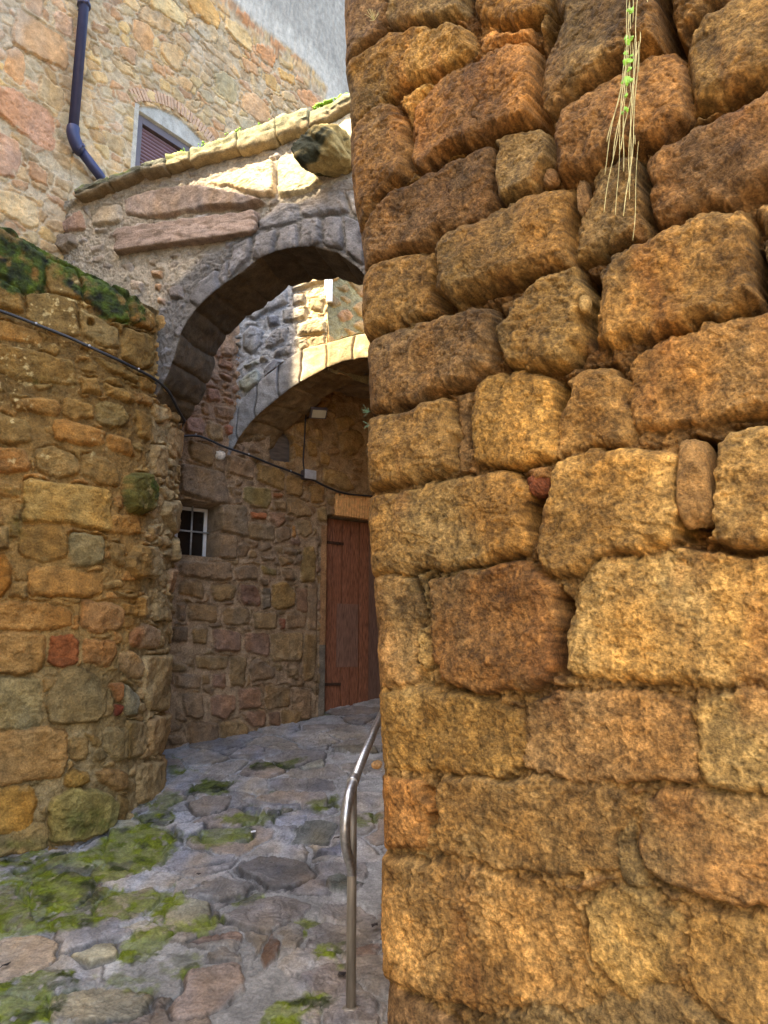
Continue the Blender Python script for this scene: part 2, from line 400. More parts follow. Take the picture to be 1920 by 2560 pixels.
# ================================================================== RIGHT WALL
P_r = Plan([tuple(RC - RD * 2), tuple(RC + RD * 5)])        # s=2 at the corner reference
RED = '(.26,.10,.05)'
right_stones = S(P_r, K7, '''
-260,-90 175,-90 185,40 150,140 50,250 -260,290
195,-90 500,-90 485,60 400,95 250,120 190,90
70,250 200,150 480,115 540,190 420,270 270,340 200,390 60,500 -260,560 -260,300 |prot=.045
515,-90 830,-90 800,60 640,105 540,80
300,430 430,290 620,200 745,170 775,260 760,480 600,530 430,600 320,670 290,620 |col=(.24,.125,.06)
-260,640 60,510 150,425 215,415 265,500 275,680 170,790 100,880 -260,960 |col=(.22,.13,.065)
190,790 350,690 590,565 602,780 560,860 400,910 365,950 160,1000 100,1045 -260,1060 -260,980 100,890
605,550 700,520 820,515 828,560 800,690 760,740 625,790 615,680
785,450 800,240 870,120 830,60 850,-90 1240,-90 1270,200 1180,240 1000,330 860,420 805,475 |prot=.07 w=.08 col=(.20,.12,.06)
1282,-90 1560,-90 1440,30 1400,90 1330,150 1300,120
1372,440 1365,230 1410,100 1540,20 1659,-50 2500,-500 2500,30 1659,345 1480,410 |prot=.08 w=.09 col=(.36,.24,.10)
840,520 870,450 1000,360 1150,270 1340,215 1365,300 1366,470 1250,560 1190,580 1000,675 860,718 845,640 |prot=.07 w=.08 col=(.25,.135,.07)
1197,660 1250,590 1400,510 1520,450 1659,395 2500,60 2500,560 1659,770 1440,830 1300,870 1230,860 1205,760 |prot=.075 w=.09
990,685 1190,620 1200,760 1205,880 1100,960 1000,990 925,1010 945,860 985,770 |prot=.03
400,960 430,920 560,860 700,775 850,740 920,745 925,900 900,1030 800,1060 640,1105 540,1140 450,1190 405,1150 395,1060 |prot=.075 w=.085 col=(.27,.175,.075)
-260,1120 100,1065 170,1015 383,965 388,1060 360,1150 378,1200 300,1240 220,1275 130,1305 -260,1340 |prot=.06 w=.08
-260,1390 130,1320 240,1280 420,1225 600,1195 610,1300 588,1430 520,1485 400,1515 280,1565 180,1595 -260,1650
630,1270 680,1185 760,1115 850,1055 935,1035 955,1150 962,1330 900,1395 800,1425 680,1435 640,1400 |prot=.06
1003,1220 1020,1070 1060,1005 1250,905 1440,845 1590,825 1605,950 1615,1100 1640,1195 1500,1235 1330,1280 1200,1315 1080,1330 1015,1335 |prot=.07 w=.08 col=(.34,.215,.085)
1632,1010 1659,945 2500,700 2500,950 1645,1150
1130,1420 1180,1355 1340,1300 1500,1250 1659,1215 2500,1000 2500,1470 1659,1590 1480,1635 1300,1665 1150,1675 1125,1560 |col=(.30,.18,.08)
-260,1680 150,1625 300,1585 430,1553 450,1640 455,1830 330,1858 200,1880 -260,1935 |prot=.055 col=(.30,.20,.085)
442,1543 505,1513 513,1700 500,1785 467,1815 460,1650 |prot=.01
527,1500 600,1462 740,1435 842,1463 848,1550 852,1780 700,1808 540,1818 518,1780 530,1650 |col=(.30,.19,.06) prot=.05
890,1480 960,1440 1060,1420 1110,1480 1118,1600 1150,1690 1100,1735 900,1750 852,1785 870,1600 900,1540 |prot=.02 col=(.24,.16,.075)
800,2000 830,1900 850,1805 1000,1760 1240,1750 1300,1790 1312,1900 1315,2050 1285,2120 1050,2145 980,2190 900,2250 830,2240 785,2150 |col=(.31,.20,.075)
-260,2000 250,1905 520,1855 700,1825 735,1900 748,2100 742,2150 600,2178 320,2210 140,2232 -260,2258 |col=(.30,.18,.06)
1452,1745 1500,1695 1659,1650 2500,1500 2500,2080 1659,2115 1480,2125 1437,2080 1440,1980 1460,1850 |prot=.06 col=(.34,.24,.11)
''') + S(P_r, K8, '''
-260,310 140,292 290,278 318,400 313,600 298,690 170,708 -260,730 |col=(.31,.18,.085)
327,480 368,470 373,600 350,645 327,600 |prot=.03 w=.02
352,305 500,265 720,235 790,290 866,340 850,500 838,640 760,715 560,725 400,690 377,560 372,400 |col=(.33,.15,.05)
897,640 902,400 960,285 1015,225 1200,200 1400,205 1659,200 2500,160 2500,720 1659,690 1300,688 1050,688 905,665 |col=(.42,.30,.14) w=.07 pit=.006
-260,740 170,732 330,718 520,742 640,792 708,832 703,940 698,1038 560,1046 350,1038 180,1010 -260,1000 |col=(.33,.20,.06)
717,900 732,792 820,744 1000,733 1250,744 1375,782 1378,920 1366,1050 1340,1085 1000,1076 740,1046 712,1000 |col=(.32,.21,.12)
1392,900 1392,782 1450,744 1659,722 2500,740 2500,1180 1659,1098 1420,1076 1384,1050 |col=(.36,.25,.10)
-260,1050 140,1062 300,1072 348,1092 366,1180 340,1230 343,1315 160,1325 -260,1320 |col=(.36,.16,.05)
392,1100 422,1064 700,1064 1000,1094 1128,1134 1108,1240 1070,1330 1078,1415 900,1436 640,1396 420,1366 383,1280 |col=(.31,.20,.09)
1077,1320 1138,1225 1158,1330 1176,1475 1103,1487 |col=(.24,.20,.12) prot=.012 w=.02
1184,1250 1192,1155 1300,1124 1659,1134 2500,1220 2500,1700 1659,1555 1400,1525 1245,1448 1192,1400 |col=(.34,.20,.10)
-260,1350 180,1364 300,1374 420,1404 640,1434 850,1474 900,1544 935,1640 955,1760 935,1890 800,1925 560,1950 380,1895 200,1845 -260,1800 |col=(.40,.24,.10) w=.06 pit=.006
955,1600 965,1562 1060,1504 1200,1504 1315,1592 1340,1640 1300,1750 1275,1850 1100,1890 992,1775 |col=(.37,.27,.12)
1364,1700 1364,1625 1440,1604 1659,1594 2500,1760 2500,2300 1659,2020 1480,1990 1340,1850 |col=(.39,.26,.11)
-260,1850 190,1875 330,1915 440,1975 540,2050 560,2400 -260,2400
575,2010 700,1970 960,1955 1100,1920 1275,1880 1450,1990 1659,2060 2500,2350 2500,2700 575,2500
''')
def rp(k, t): return to_plan(P_r, k, nums(t))
right_gaps = [(rp(K7, '1240,-60 1278,-60 1300,130 1340,165 1372,200 1360,230 1290,225 1262,120'), .12),
              (rp(K7, '760,500 775,260 790,130 850,80 862,110 800,230 785,360 800,480 840,520 790,510'), .12),
              (rp(K7, '598,580 618,580 622,700 612,800 600,790'), .10), (rp(K7, '812,530 840,530 842,640 815,660'), .08),
              (rp(K7, '375,1000 398,980 396,1140 440,1195 420,1210 380,1190 362,1150'), .09),
              (rp(K7, '1180,640 1205,620 1200,760 1225,860 1195,850'), .10),
              (rp(K7, '945,1060 1010,1060 1002,1180 1002,1330 985,1350 965,1240'), .10),
              (rp(K7, '845,1462 872,1462 886,1500 880,1590 850,1580'), .14),
              (rp(K7, '506,1560 522,1560 520,1720 504,1730'), .08),
              (rp(K7, '1302,1760 1335,1710 1450,1700 1462,1760 1450,1900 1435,2060 1400,2110 1310,2100 1318,1930'), .11),
              (rp(K7, '742,1880 820,1860 815,1930 795,2050 790,2130 755,2120'), .09),
              (rp(K8, '862,345 888,345 896,500 888,690 850,690 846,600 862,480'), .11),
              (rp(K8, '1320,150 1659,175 1900,180 1900,190 1450,195 1300,180'), .05),
              (rp(K8, '335,1090 378,1110 380,1180 350,1200 370,1170 340,1120'), .05),
              (rp(K8, '940,1560 960,1580 985,1740 960,1740'), .05),
              (rp(K7, '1612,980 1640,960 1642,1060 1660,1160 1625,1150'), .10),
              (rp(K7, '905,740 945,730 930,860 925,1010 905,1000'), .06)]
def build_right():
    # silhouette of the corner: pixel column of the edge at each height
    vv = [0, 100, 200, 300, 400, 480, 560, 620, 700, 800, 900, 1000, 1100, 1200, 1300, 1430, 1560, 1700, 1800, 1900, 2050, 2200, 2400, 2560]
    uu = [850, 860, 868, 873, 878, 884, 901, 910, 908, 904, 916, 917, 922, 915, 914, 930, 935, 942, 946, 944, 948, 952, 956, 962]
    zs = [2.6 * ray(u, v)[1] + CZ for u, v in zip(uu, vv)]; xs = [2.6 * ray(u, v)[0] for u, v in zip(uu, vv)]
    o = np.argsort(zs); zs = np.array(zs)[o]; xs = np.array(xs)[o]
    xs = np.convolve(np.pad(xs, 1, 'edge'), [.25, .5, .25], 'valid')
    z = np.concatenate([np.arange(-.35, .45, .012), np.arange(.45, 4.22, .0032), np.arange(4.22, 4.8, .02)])
    q = np.concatenate([-np.geomspace(7.0, .5, 60), np.arange(-.5, 0, .005), np.arange(0, 1.33, .0031), np.geomspace(1.33, 4.2, 60)[1:]])
    Q, Z = np.meshgrid(q, z, indexing='ij')
    xs_ = np.interp(Z, zs, xs) + .070
    # start of the corner arc on the plane for each height
    sc = (xs_ - RC[0]) / RD[0]                                # metres from RC along RD
    r = .13; sd = np.array([.2, .98]); ang = math.acos(np.dot(-RD, sd)); La = r * ang
    base = RC + (sc[..., None] + np.maximum(Q, 0)[..., None]) * RD
    nrm0 = np.array([-.615, -.79]); nrm0 = nrm0 / np.hypot(*nrm0)
    th = np.clip(-Q / r, 0, ang)
    cen = -nrm0 * r
    d0 = -RD
    # rotate the outward normal from nrm0 towards d0
    nx = nrm0[0] * np.cos(th) + d0[0] * np.sin(th); ny = nrm0[1] * np.cos(th) + d0[1] * np.sin(th)
    base = base + cen + np.stack([nx, ny], -1) * r
    ext = np.maximum(-Q - La, 0); base = base + ext[..., None] * sd
    A = 2 + sc + Q; B = Z
    rr = np.random.RandomState(5)
    mauve = [(.27, .17, .115), (.25, .205, .13), (.33, .21, .08), (.29, .18, .075), (.23, .155, .10), (.35, .25, .11)]
    for i, st_ in enumerate(right_stones):
        if 'col' not in st_: st_['col'] = mauve[i % 6]
        if st_.get('prot', 0) > .04: st_['prot'] *= .8
        st_['poly'] = [tuple(q_) for q_ in st_['poly']]
        zc_ = np.mean([q_[1] for q_ in st_['poly']])
        if 'prot' not in st_: st_['prot'] = float(np.interp(zc_, [1.2, 2.4], [.017, .038])) * rr.uniform(.75, 1.3)
        if zc_ > 2.5 and 'col' in st_: st_['col'] = tuple(q_ * .86 for q_ in st_['col'])
        if 'w' not in st_: st_['w'] = (.022 if zc_ < 1.75 else .034)
        elif st_['w'] > .04: st_['w'] *= .62
    lw = (1 - ss(1.3, 2.7, B))[..., None]; mcr = np.array([.19, .11, .047]) * (1 - lw) + np.array([.30, .195, .09]) * lw
    crz = .003 + .030 * ss(1.5, 2.6, B)
    recz = .005 + .017 * ss(1.5, 2.6, B)
    H, C, ins, D = masonry(A, B, right_stones, [(.30, .19, .08), (.27, .17, .08), (.32, .20, .075), (.28, .15, .07), (.33, .23, .10)],
                           mcr, w=.05, prot=.045, rec=recz, warp=.021, wsc=.075, uni=.42, grow=.008, er0=.0, er1=1.3, crev=crz, flake=.004,
                           fill=dict(cw=.42, ch=.25, style='course', gap=.02, prot=.03, skip=.2), gaps=right_gaps,
                           lump=.017, mid=.0042, fine=.0026, mort=.019, seed=3, blotch=.38, pit=.002, smear=.9)
    # lichen-grey and rusty stains
    g = ss(.15, .6, fbm(A, B * .6, .35, 4, 601)); C = C * (1 - .45 * g[..., None]) + np.array([.29, .245, .15]) * .45 * g[..., None]
    g = ss(.3, .7, fbm(A * 1.6, B * .5, .25, 4, 611)); C = C * (1 - .32 * g[..., None]) + np.array([.30, .115, .04]) * .32 * g[..., None]
    st_n = fbm(A, B * .15, .016, 3, 616); C = C * (1 + .20 * st_n)[..., None]; H = H + .0016 * st_n * ins
    dk = ss(.1, .6, fbm(A, B, .34, 4, 618)); C = C * (1 - .34 * dk)[..., None]
    lt = ss(.15, .6, fbm(A, B * .7, .28, 4, 619)); C = C * (1 + .55 * lt)[..., None]
    gr = fbm(A, B, .009, 2, 631); C = C * (1 + .5 * gr)[..., None]; H = H + .0019 * gr
    # crumbly crust under many stones, deeper low-frequency sway
    cr = ss(.1, .6, fbm(A, B, .22, 3, 620)); low_ = 1 - ss(1.4, 2.6, B); cr = np.maximum(cr * ss(-.1, .4, fbm(A, B, .5, 2, 623) + .35 * low_ - .2), .9 * (1 - ss(0, .05, D)) * ss(-.2, .3, fbm(A, B, .3, 2, 624))); cr = np.clip(cr * 1.15 + .25 * low_ * ss(-.1, .4, fbm(A, B, .18, 3, 629)), 0, 1); H = H + cr * (.009 * fbm(A, B, .012, 3, 625) + .007 * fbm(A, B, .028, 2, 626)); C = C * (1 + .35 * cr * fbm(A, B, .014, 2, 641))[..., None]; H = H - .010 * (1 - ss(0, .03, np.abs(fbm(A, B, .3, 4, 627)))) * ss(.1, .5, fbm(A, B, .25, 2, 628)) + .012 * fbm(A, B, .5, 2, 640)
    lum_ = C.mean(-1, keepdims=True); C = C * np.clip((lum_ / .19), .45, 1.8) ** .25 * .74 * np.array([1.06, .88, .52])
    H = np.where(Q < 0, H * (1 - .62 * ss(0, .12, -Q)), H)
    V = np.empty(A.shape + (3,)); V[..., 0] = base[..., 0] + nx * H; V[..., 1] = base[..., 1] + ny * H; V[..., 2] = Z
    V[..., 2] += .25 * H * 0
    top = np.stack([V[:, -1, 0] - nx[:, -1] * .6, V[:, -1, 1] - ny[:, -1] * .6, V[:, -1, 2] + .02], -1)[:, None]
    V = np.concatenate([V, top], 1); C = np.concatenate([C, C[:, -1:]], 1)
    root = thing('rubble_wall', 'big golden-brown wall of worn rounded blocks filling the right half', 'wall', (.9, 2.1, 0))
    keep(link('masonry', grid_mesh('masonry', V, C, flip=True), M_right, root))
    def wedge(t, k, col, name, d=.035, off=.0, seed=1, pw=3.0):
        p = np.array(rp(k, t)); cs = p.mean(0); hs = (p.max(0) - p.min(0)) / 2
        xy = P_r.pt(cs[0]) + nrm0 * off
        o = rock(name, M_right, root, (xy[0], xy[1], cs[1]), (RD[0] * hs[0], RD[1] * hs[0], 0), (nrm0[0] * d, nrm0[1] * d, 0), (0, 0, hs[1]), (col[0] * .80, col[1] * .64, col[2] * .42), seed, 60, pw, .3, None, .004)
        return keep(o)
    wedge('1332,1722 1440,1722 1440,2030 1332,2030', K7, (.33, .22, .10), 'wedge_stone', .06, -.01, 3, 3.4)
    wedge('932,712 966,712 966,836 932,836', K7, (.25, .17, .09), 'wedge_stone', .03, .0, 5)
    wedge('735,1842 815,1842 815,1925 735,1925', K7, (.24, .09, .045), 'wedge_stone', .04, 0, 7, 2.4)
    wedge('952,1172 988,1172 988,1226 952,1226', K7, (.55, .42, .2), 'pebble', .02, .035, 9, 2.4)
    wedge('800,672 848,672 848,716 800,716', K7, (.30, .2, .11), 'pebble', .025, .0, 11, 2.4)
    wedge('152,990 182,990 182,1022 152,1022', K8, (.36, .24, .13), 'pebble', .02, .03, 12, 2.2)
    return root
build_right()

# ================================================================== LEFT WALL
left_stones = S(P_left, K2, '''
-60,90 90,180 190,240 190,380 100,400 60,370 -60,300
200,250 330,310 360,430 330,430 210,400
350,320 460,370 540,430 560,530 480,520 370,440
560,440 662,490 662,565 570,530
-60,320 90,390 95,490 -60,450
110,410 200,400 330,440 330,530 350,590 230,580 110,520
340,480 400,500 510,560 520,640 460,640 350,590 |col=(.33,.28,.18)
530,550 650,590 662,720 600,730 530,680
-60,500 160,560 180,620 20,600 -60,580
-60,600 320,700 330,800 100,780 -60,710
400,670 590,760 590,790 470,740
340,760 430,780 440,840 350,830
455,790 560,830 580,880 460,850
40,860 240,860 270,900 240,940 60,900
280,850 400,880 405,940 310,950 270,920
415,870 530,890 555,960 470,990 415,950 |col=(.17,.155,.10)
580,820 650,850 655,890 590,870 |col=(.33,.20,.11)
600,760 670,800 660,830 610,810
-60,900 120,960 140,1040 60,1060 -60,1020
230,950 300,950 455,1000 450,1060 350,1060 230,1030 |col=(.36,.21,.08)
465,1010 560,1040 585,1110 470,1080 |col=(.34,.19,.07)
590,900 650,930 650,1040 600,1020
-60,1060 110,1080 130,1170 -60,1190 |col=(.33,.19,.08)
150,1080 220,1060 330,1110 340,1180 250,1200 160,1170
360,1100 420,1100 510,1160 515,1230 440,1230 355,1180
537,1192 620,1172 655,1230 655,1340 610,1362 542,1340 |col=(.06,.075,.025) prot=.075 w=.04
680,500 720,520 750,600 740,640 700,600 680,560 |prot=.05
700,640 740,650 740,760 710,740
670,760 720,760 750,850 720,860 680,830 |prot=.05
655,880 720,900 720,950 690,960 655,920
655,1060 710,1060 720,1200 660,1190
740,980 800,1010 795,1130 760,1100 730,1040
''') + S(P_left, K5, '''
-60,-30 100,40 110,100 -60,60
130,-10 620,60 620,290 340,240 125,230 |col=(.30,.23,.10)
70,130 120,130 115,220 70,220
600,200 760,190 780,300 600,290
100,250 340,250 370,330 360,430 260,460 110,420 |col=(.23,.16,.065)
375,310 400,290 570,310 580,460 480,475 375,465 |col=(.20,.19,.13)
-60,250 50,270 50,380 -60,390
60,250 105,250 105,330 60,320
-60,410 30,410 65,470 60,570 0,640 -60,640 |col=(.32,.18,.05)
70,560 150,570 150,640 40,650
150,500 260,480 560,520 580,610 500,650 300,640 170,640 |col=(.30,.19,.075)
-60,680 180,670 390,720 400,800 280,830 0,830 -60,820 |col=(.27,.17,.07)
450,660 640,690 680,720 660,830 520,850 450,800 |col=(.27,.17,.09)
-60,850 120,840 260,860 230,1050 100,1070 -60,1060 |col=(.28,.18,.075)
285,860 400,850 430,900 420,1020 330,1030 270,1010 |col=(.24,.09,.04)
460,880 620,890 640,960 600,1040 450,1000 |col=(.25,.14,.06)
660,960 740,950 790,1020 770,1100 720,1090 670,1040 |col=(.32,.22,.12)
-60,1090 200,1090 230,1180 230,1360 80,1380 -60,1360 |col=(.29,.24,.13)
300,1120 350,1050 450,1040 560,1100 600,1200 570,1310 540,1345 270,1345 260,1200 |col=(.21,.16,.08)
235,1100 310,1090 290,1150 240,1170
-60,1400 200,1370 370,1370 370,1560 340,1640 60,1690 -60,1690 |col=(.36,.22,.09)
380,1420 490,1430 480,1530 420,1560 385,1540
580,1380 700,1370 700,1540 640,1560 580,1480
350,1640 410,1600 490,1620 500,1670 400,1710 350,1680 |col=(.26,.17,.05) prot=.05
530,1620 600,1590 700,1620 690,1720 640,1720 540,1660
-60,1710 180,1700 200,1760 180,1930 0,1960 -60,1940 |col=(.36,.21,.055)
280,1760 400,1700 560,1710 640,1780 620,1900 540,1970 330,2010 270,1990 |col=(.23,.20,.08) prot=.05
190,1905 255,1905 260,2040 20,2085 -60,2085 -60,1990
700,440 740,370 830,370 870,440 850,540 760,540 700,500 |prot=.06
640,620 750,630 760,660 680,650
760,650 800,640 800,740 760,760 |prot=.05
850,600 930,650 920,770 850,780
715,850 800,790 880,830 870,930 720,920 |col=(.28,.16,.10)
610,340 680,350 690,480 620,450
820,260 890,240 880,320 840,320
870,310 920,310 940,360 880,360
900,120 1000,100 1010,260 950,300 900,200
945,320 1000,310 990,450 950,450
935,490 1000,500 980,630 930,620 |col=(.30,.15,.09)
790,970 960,960 950,1270 830,1280 780,1180
610,1120 690,1120 680,1200 650,1220 |col=(.26,.13,.06)
640,1240 680,1240 670,1300 640,1310 |col=(.13,.03,.02)
690,1120 760,1200 750,1300 700,1300 |col=(.28,.27,.21)
700,1330 800,1340 790,1520 700,1540
810,1320 940,1280 930,1500 830,1520
760,1570 920,1520 920,1700 760,1800
650,1740 710,1760 680,1900 640,1900
''')
def lp(k, t): return to_plan(P_left, k, nums(t))
def build_left():
    s0 = P_left.px(0, 1300)[0]
    s = np.concatenate([np.arange(s0 - 2.3, s0 - .12, .03), np.arange(s0 - .12, P_left.c[-1] - .35, .0052), np.arange(P_left.c[-1] - .35, P_left.c[-1], .03)])
    sa, za = P_left.px(0, 566); sb, zb = P_left.px(388, 772)
    nt = 36
    zrel = np.concatenate([np.linspace(0, 1, 720)])
    Sg, Tg = np.meshgrid(s, zrel, indexing='ij')
    uu_ = np.linspace(-60, 452, 60); sz_ = np.array([P_left.px(u_, 566 + .531 * u_) for u_ in uu_]); o_ = np.argsort(sz_[:, 0])
    ztf = lambda q_: np.interp(q_, sz_[o_, 0], np.convolve(np.pad(sz_[o_, 1], 3, 'edge'), np.ones(7) / 7, 'valid'))
    ztop = ztf(Sg)
    xy = P_left.pt(Sg); n = P_left.nr(Sg)
    zbot = gz(xy[..., 0], xy[..., 1]) - .12
    Z = zbot + (ztop - zbot) * Tg
    N3 = np.stack([n[..., 0], n[..., 1], np.zeros_like(Sg)], -1); P = np.stack([xy[..., 0], xy[..., 1], Z], -1)
    A, B = Sg, Z
    # cap going back over the top
    o = np.linspace(.01, .6, nt); Oc, Sc = np.meshgrid(o, s); 
    xyc = P_left.pt(Sc); nc = P_left.nr(Sc); zt = ztf(Sc)
    Pc = np.stack([xyc[..., 0] - nc[..., 0] * Oc, xyc[..., 1] - nc[..., 1] * Oc, zt + .03 * np.sin(Oc * 5)], -1)
    Nc = np.stack([nc[..., 0] * 0, nc[..., 1] * 0, np.ones_like(Oc)], -1)
    P = np.concatenate([P, Pc], 1); N3 = np.concatenate([N3, Nc], 1); A = np.concatenate([A, Sc], 1); B = np.concatenate([B, zt + Oc], 1)
    # soften the top arris
    k = 14; c0 = Z.shape[1]
    for j in range(-k, k):
        t = (j + k) / (2 * k); nn = N3[:, c0 + j].copy(); f = P_left.nr(s)
        N3[:, c0 + j] = np.stack([f[:, 0] * (1 - t), f[:, 1] * (1 - t), np.full(len(s), t)], -1)
    H, C, ins, D = masonry(A, B, left_stones, [(.26, .18, .08), (.24, .17, .075), (.29, .20, .09), (.22, .17, .09), (.31, .19, .08)],
                           (.33, .25, .13), w=.03, prot=.024, rec=.008, warp=.016, wsc=.07, uni=.05,
                           fill=dict(cw=.15, ch=.09, gap=.014, prot=.016, w=.022, skip=.45), gaps=[(lp(K2, '370,515 400,515 402,545 372,548'), .08)],
                           lump=.014, mid=.007, fine=.003, mort=.008, seed=5, blotch=.3, pit=.002, smear=.5, grow=.006, crev=.02, flake=.003)
    se = P_left.px(388, 900)[0]
    e = ss(se - .05, se + .06, A)                            # the mortared end of the wall is pale and lumpy
    pale = np.array([.36, .28, .17])
    C = C * (1 - .42 * e[..., None]) + pale * .42 * e[..., None] * (1 + .25 * fbm(A, B, .05, 3, 77))[..., None]
    H = H + e * .010 * fbm(A, B, .08, 3, 78)
    # upper half browner-grey and damp, lichen specks
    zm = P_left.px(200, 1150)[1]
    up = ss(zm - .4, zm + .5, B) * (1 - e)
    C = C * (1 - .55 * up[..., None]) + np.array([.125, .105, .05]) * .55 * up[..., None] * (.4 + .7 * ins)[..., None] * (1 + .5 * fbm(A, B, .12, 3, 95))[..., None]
    li = ss(.32, .5, fbm(A, B, .035, 3, 90)) * ss(-.1, .3, fbm(A, B, .3, 2, 94)) * ss(zm - .6, zm + .3, B) * (1 - e) * .8
    C = C * (1 - li[..., None]) + np.array([.50, .50, .38]) * li[..., None]
    lo = ss(P_left.px(0, 1500)[1], P_left.px(0, 1750)[1], B); lo = (1 - lo) * (1 - e); C = C * (1 + lo[..., None] * np.array([.22, .02, -.25]))  # lower courses made more golden: warm bounced light put into the colour
    pm = ss(-.02, .06, poly_sdf(A, B, lp(K5, '330,1360 570,1330 720,1560 700,1900 620,1920 560,1720 300,1740 240,1900 190,1960 170,1700 340,1650'))) * (1 - ins) * ss(-.4, .1, fbm(A, B, .08, 3, 700)); C = C * (1 - .8 * pm[..., None]) + np.array([.50, .41, .26]) * .8 * pm[..., None]
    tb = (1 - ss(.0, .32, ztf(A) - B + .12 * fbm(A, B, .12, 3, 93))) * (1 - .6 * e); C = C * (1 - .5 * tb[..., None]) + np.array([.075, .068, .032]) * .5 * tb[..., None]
    C = C * np.array([.97, .87, .66]) * (1 + .22 * e[..., None] * np.array([.9, 1.1, 1.7])) * (.82 + .25 * ins)[..., None]
    # moss
    mo = np.full(A.shape, -.3)
    for t, amt in ((lp(K2, '-80,40 200,210 350,290 500,370 600,430 620,530 540,540 480,510 380,450 300,380 240,330 200,300 190,390 100,400 -80,260'), 1),
                   (lp(K2, '350,330 470,380 560,440 570,530 450,520 380,450'), 1), (lp(K2, '-80,240 60,260 180,300 190,400 60,400 -80,330'), 1),
                   ):
        mo = np.maximum(mo, poly_sdf(A, B, t))
    m = ss(-.02, .01, mo + .03 * fbm(A, B, .08, 3, 96)) * ss(-.62, -.12, fbm(A, B, .09, 4, 98))
    for t, amt in ((lp(K5, '340,1830 480,1780 620,1840 600,1920 520,1960 350,2000'), .6), (lp(K5, '770,0 850,30 840,120 790,140'), 1.), (lp(K2, '590,1190 645,1200 650,1290 610,1290'), .9),
                   (lp(K5, '-80,1940 120,1960 350,1960 350,2030 -80,2100'), .5), (lp(K5, '20,0 150,40 160,300 60,420 30,300'), .5),
                   (lp(K2, '100,760 250,770 250,830 120,820'), .7)):
        m = np.maximum(m, amt * ss(-.03, .06, poly_sdf(A, B, t)) * ss(-.35, .25, fbm(A, B, .07, 4, 99)))
    m = np.clip(m + ss(.9, 1.2, B - (za - .28) + .6 * fbm(A, B, .1, 2, 55)) * 0, 0, 1)
    capm = np.zeros_like(A); capm[:, c0:] = 1; m = np.maximum(m, capm * ss(-.3, .1, fbm(A, B, .1, 3, 97)))
    mf = fbm(A, B, .05, 3, 201); mc = np.stack([.048 + .05 * mf, .066 + .075 * mf, .012 + 0 * A], -1)
    C = C * (1 - m[..., None]) + np.clip(mc, .01, 1) * m[..., None]; H = H + m * (.004 + .007 * fbm(A, B, .014, 3, 207))
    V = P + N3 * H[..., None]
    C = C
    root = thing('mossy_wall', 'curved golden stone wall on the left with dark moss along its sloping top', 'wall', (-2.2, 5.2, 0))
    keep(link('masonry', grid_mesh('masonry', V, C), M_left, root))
build_left()

# ================================================================== PAVING
def g_px(u, v):
    rx, rz = ray(u, v); lo, hi = 1.0, 14.0
    for _ in range(50):
        y = (lo + hi) / 2
        if rz * y + CZ > float(gz(rx * y, y)): lo = y
        else: hi = y
    return rx * lo, lo
def gp(t, k=K6): return [g_px(*k(*p)) for p in nums(t)]
slabs = '''670,620 700,580 780,540 870,560 970,570 960,590 880,610 760,630|(.25,.235,.25)
975,620 1060,570 1150,560 1240,560 1310,620 1260,680 1130,700 1000,650|(.17,.15,.14)
760,730 830,690 920,660 1050,690 1040,720 950,760 800,745|(.20,.18,.17)
690,800 740,765 880,770 890,860 780,870 690,860|(.27,.24,.16)
930,820 1080,720 1220,730 1290,760 1240,840 1100,900 940,870|(.24,.21,.20)
470,880 620,850 740,900 640,930 560,930|(.32,.28,.22)
-60,930 150,900 270,930 200,1020 -60,1160|(.27,.21,.16)
870,980 930,960 990,980 980,1030 890,1010|(.27,.235,.21)
780,930 930,890 990,900 980,930 850,940|(.20,.13,.10)
1070,960 1120,895 1160,930 1160,1010 1100,1050|(.16,.09,.06)
650,1200 800,1050 960,1040 1010,1130 960,1200 700,1250|(.27,.205,.18)
1230,1060 1350,1020 1450,1040 1440,1160 1330,1170|(.20,.175,.18)
1370,130 1470,105 1560,120 1560,140 1440,150|(.13,.115,.09)
1230,200 1340,175 1350,200 1250,220|(.33,.33,.30)
810,270 940,265 980,280 900,310 810,300|(.12,.12,.08)
780,350 860,320 960,340 930,390 790,390|(.19,.15,.12)
1010,340 1250,340 1250,375 1060,370|(.20,.19,.21)
1000,370 1070,370 1070,395 1010,390|(.15,.15,.17)
1090,380 1150,375 1140,400 1100,400|(.13,.13,.14)
630,340 700,285 770,300 770,340 640,380|(.29,.24,.22)
720,430 860,425 860,450 780,480 710,490|(.29,.27,.27)
1130,400 1290,400 1270,450 1140,440|(.28,.27,.30)
1300,560 1440,490 1440,550 1310,570|(.19,.18,.21)
1340,670 1400,640 1440,650 1530,670 1440,720 1360,710|(.11,.12,.10)
40,640 180,590 350,560 250,610 60,660|(.26,.20,.14)
1440,960 1570,920 1570,980 1480,1000|(.17,.12,.11)
200,1150 450,1120 640,1150 600,1240 250,1300 210,1230|(.25,.21,.14)
1330,1220 1400,1170 1560,1160 1590,1300 1330,1300|(.23,.21,.22)
1210,450 1340,420 1420,440 1350,520 1210,510|(.14,.14,.12)
400,690 620,640 760,650 700,700 560,720|(.29,.26,.24)
1330,760 1480,750 1560,800 1430,860 1320,840|(.22,.20,.20)
300,960 480,930 500,1000 340,1050|(.27,.24,.16)
830,450 1040,450 1040,500 900,520 820,500|(.13,.14,.09)
980,120 1080,100 1100,140 960,150|(.23,.21,.22)
430,440 560,430 700,470 700,560 600,640 440,630|(.19,.17,.11)
130,700 300,640 400,680 330,770 120,780|(.22,.19,.10)
400,760 620,720 680,740 560,850 400,820|(.21,.185,.12)
0,760 110,800 180,860 -40,890|(.2,.18,.1)'''
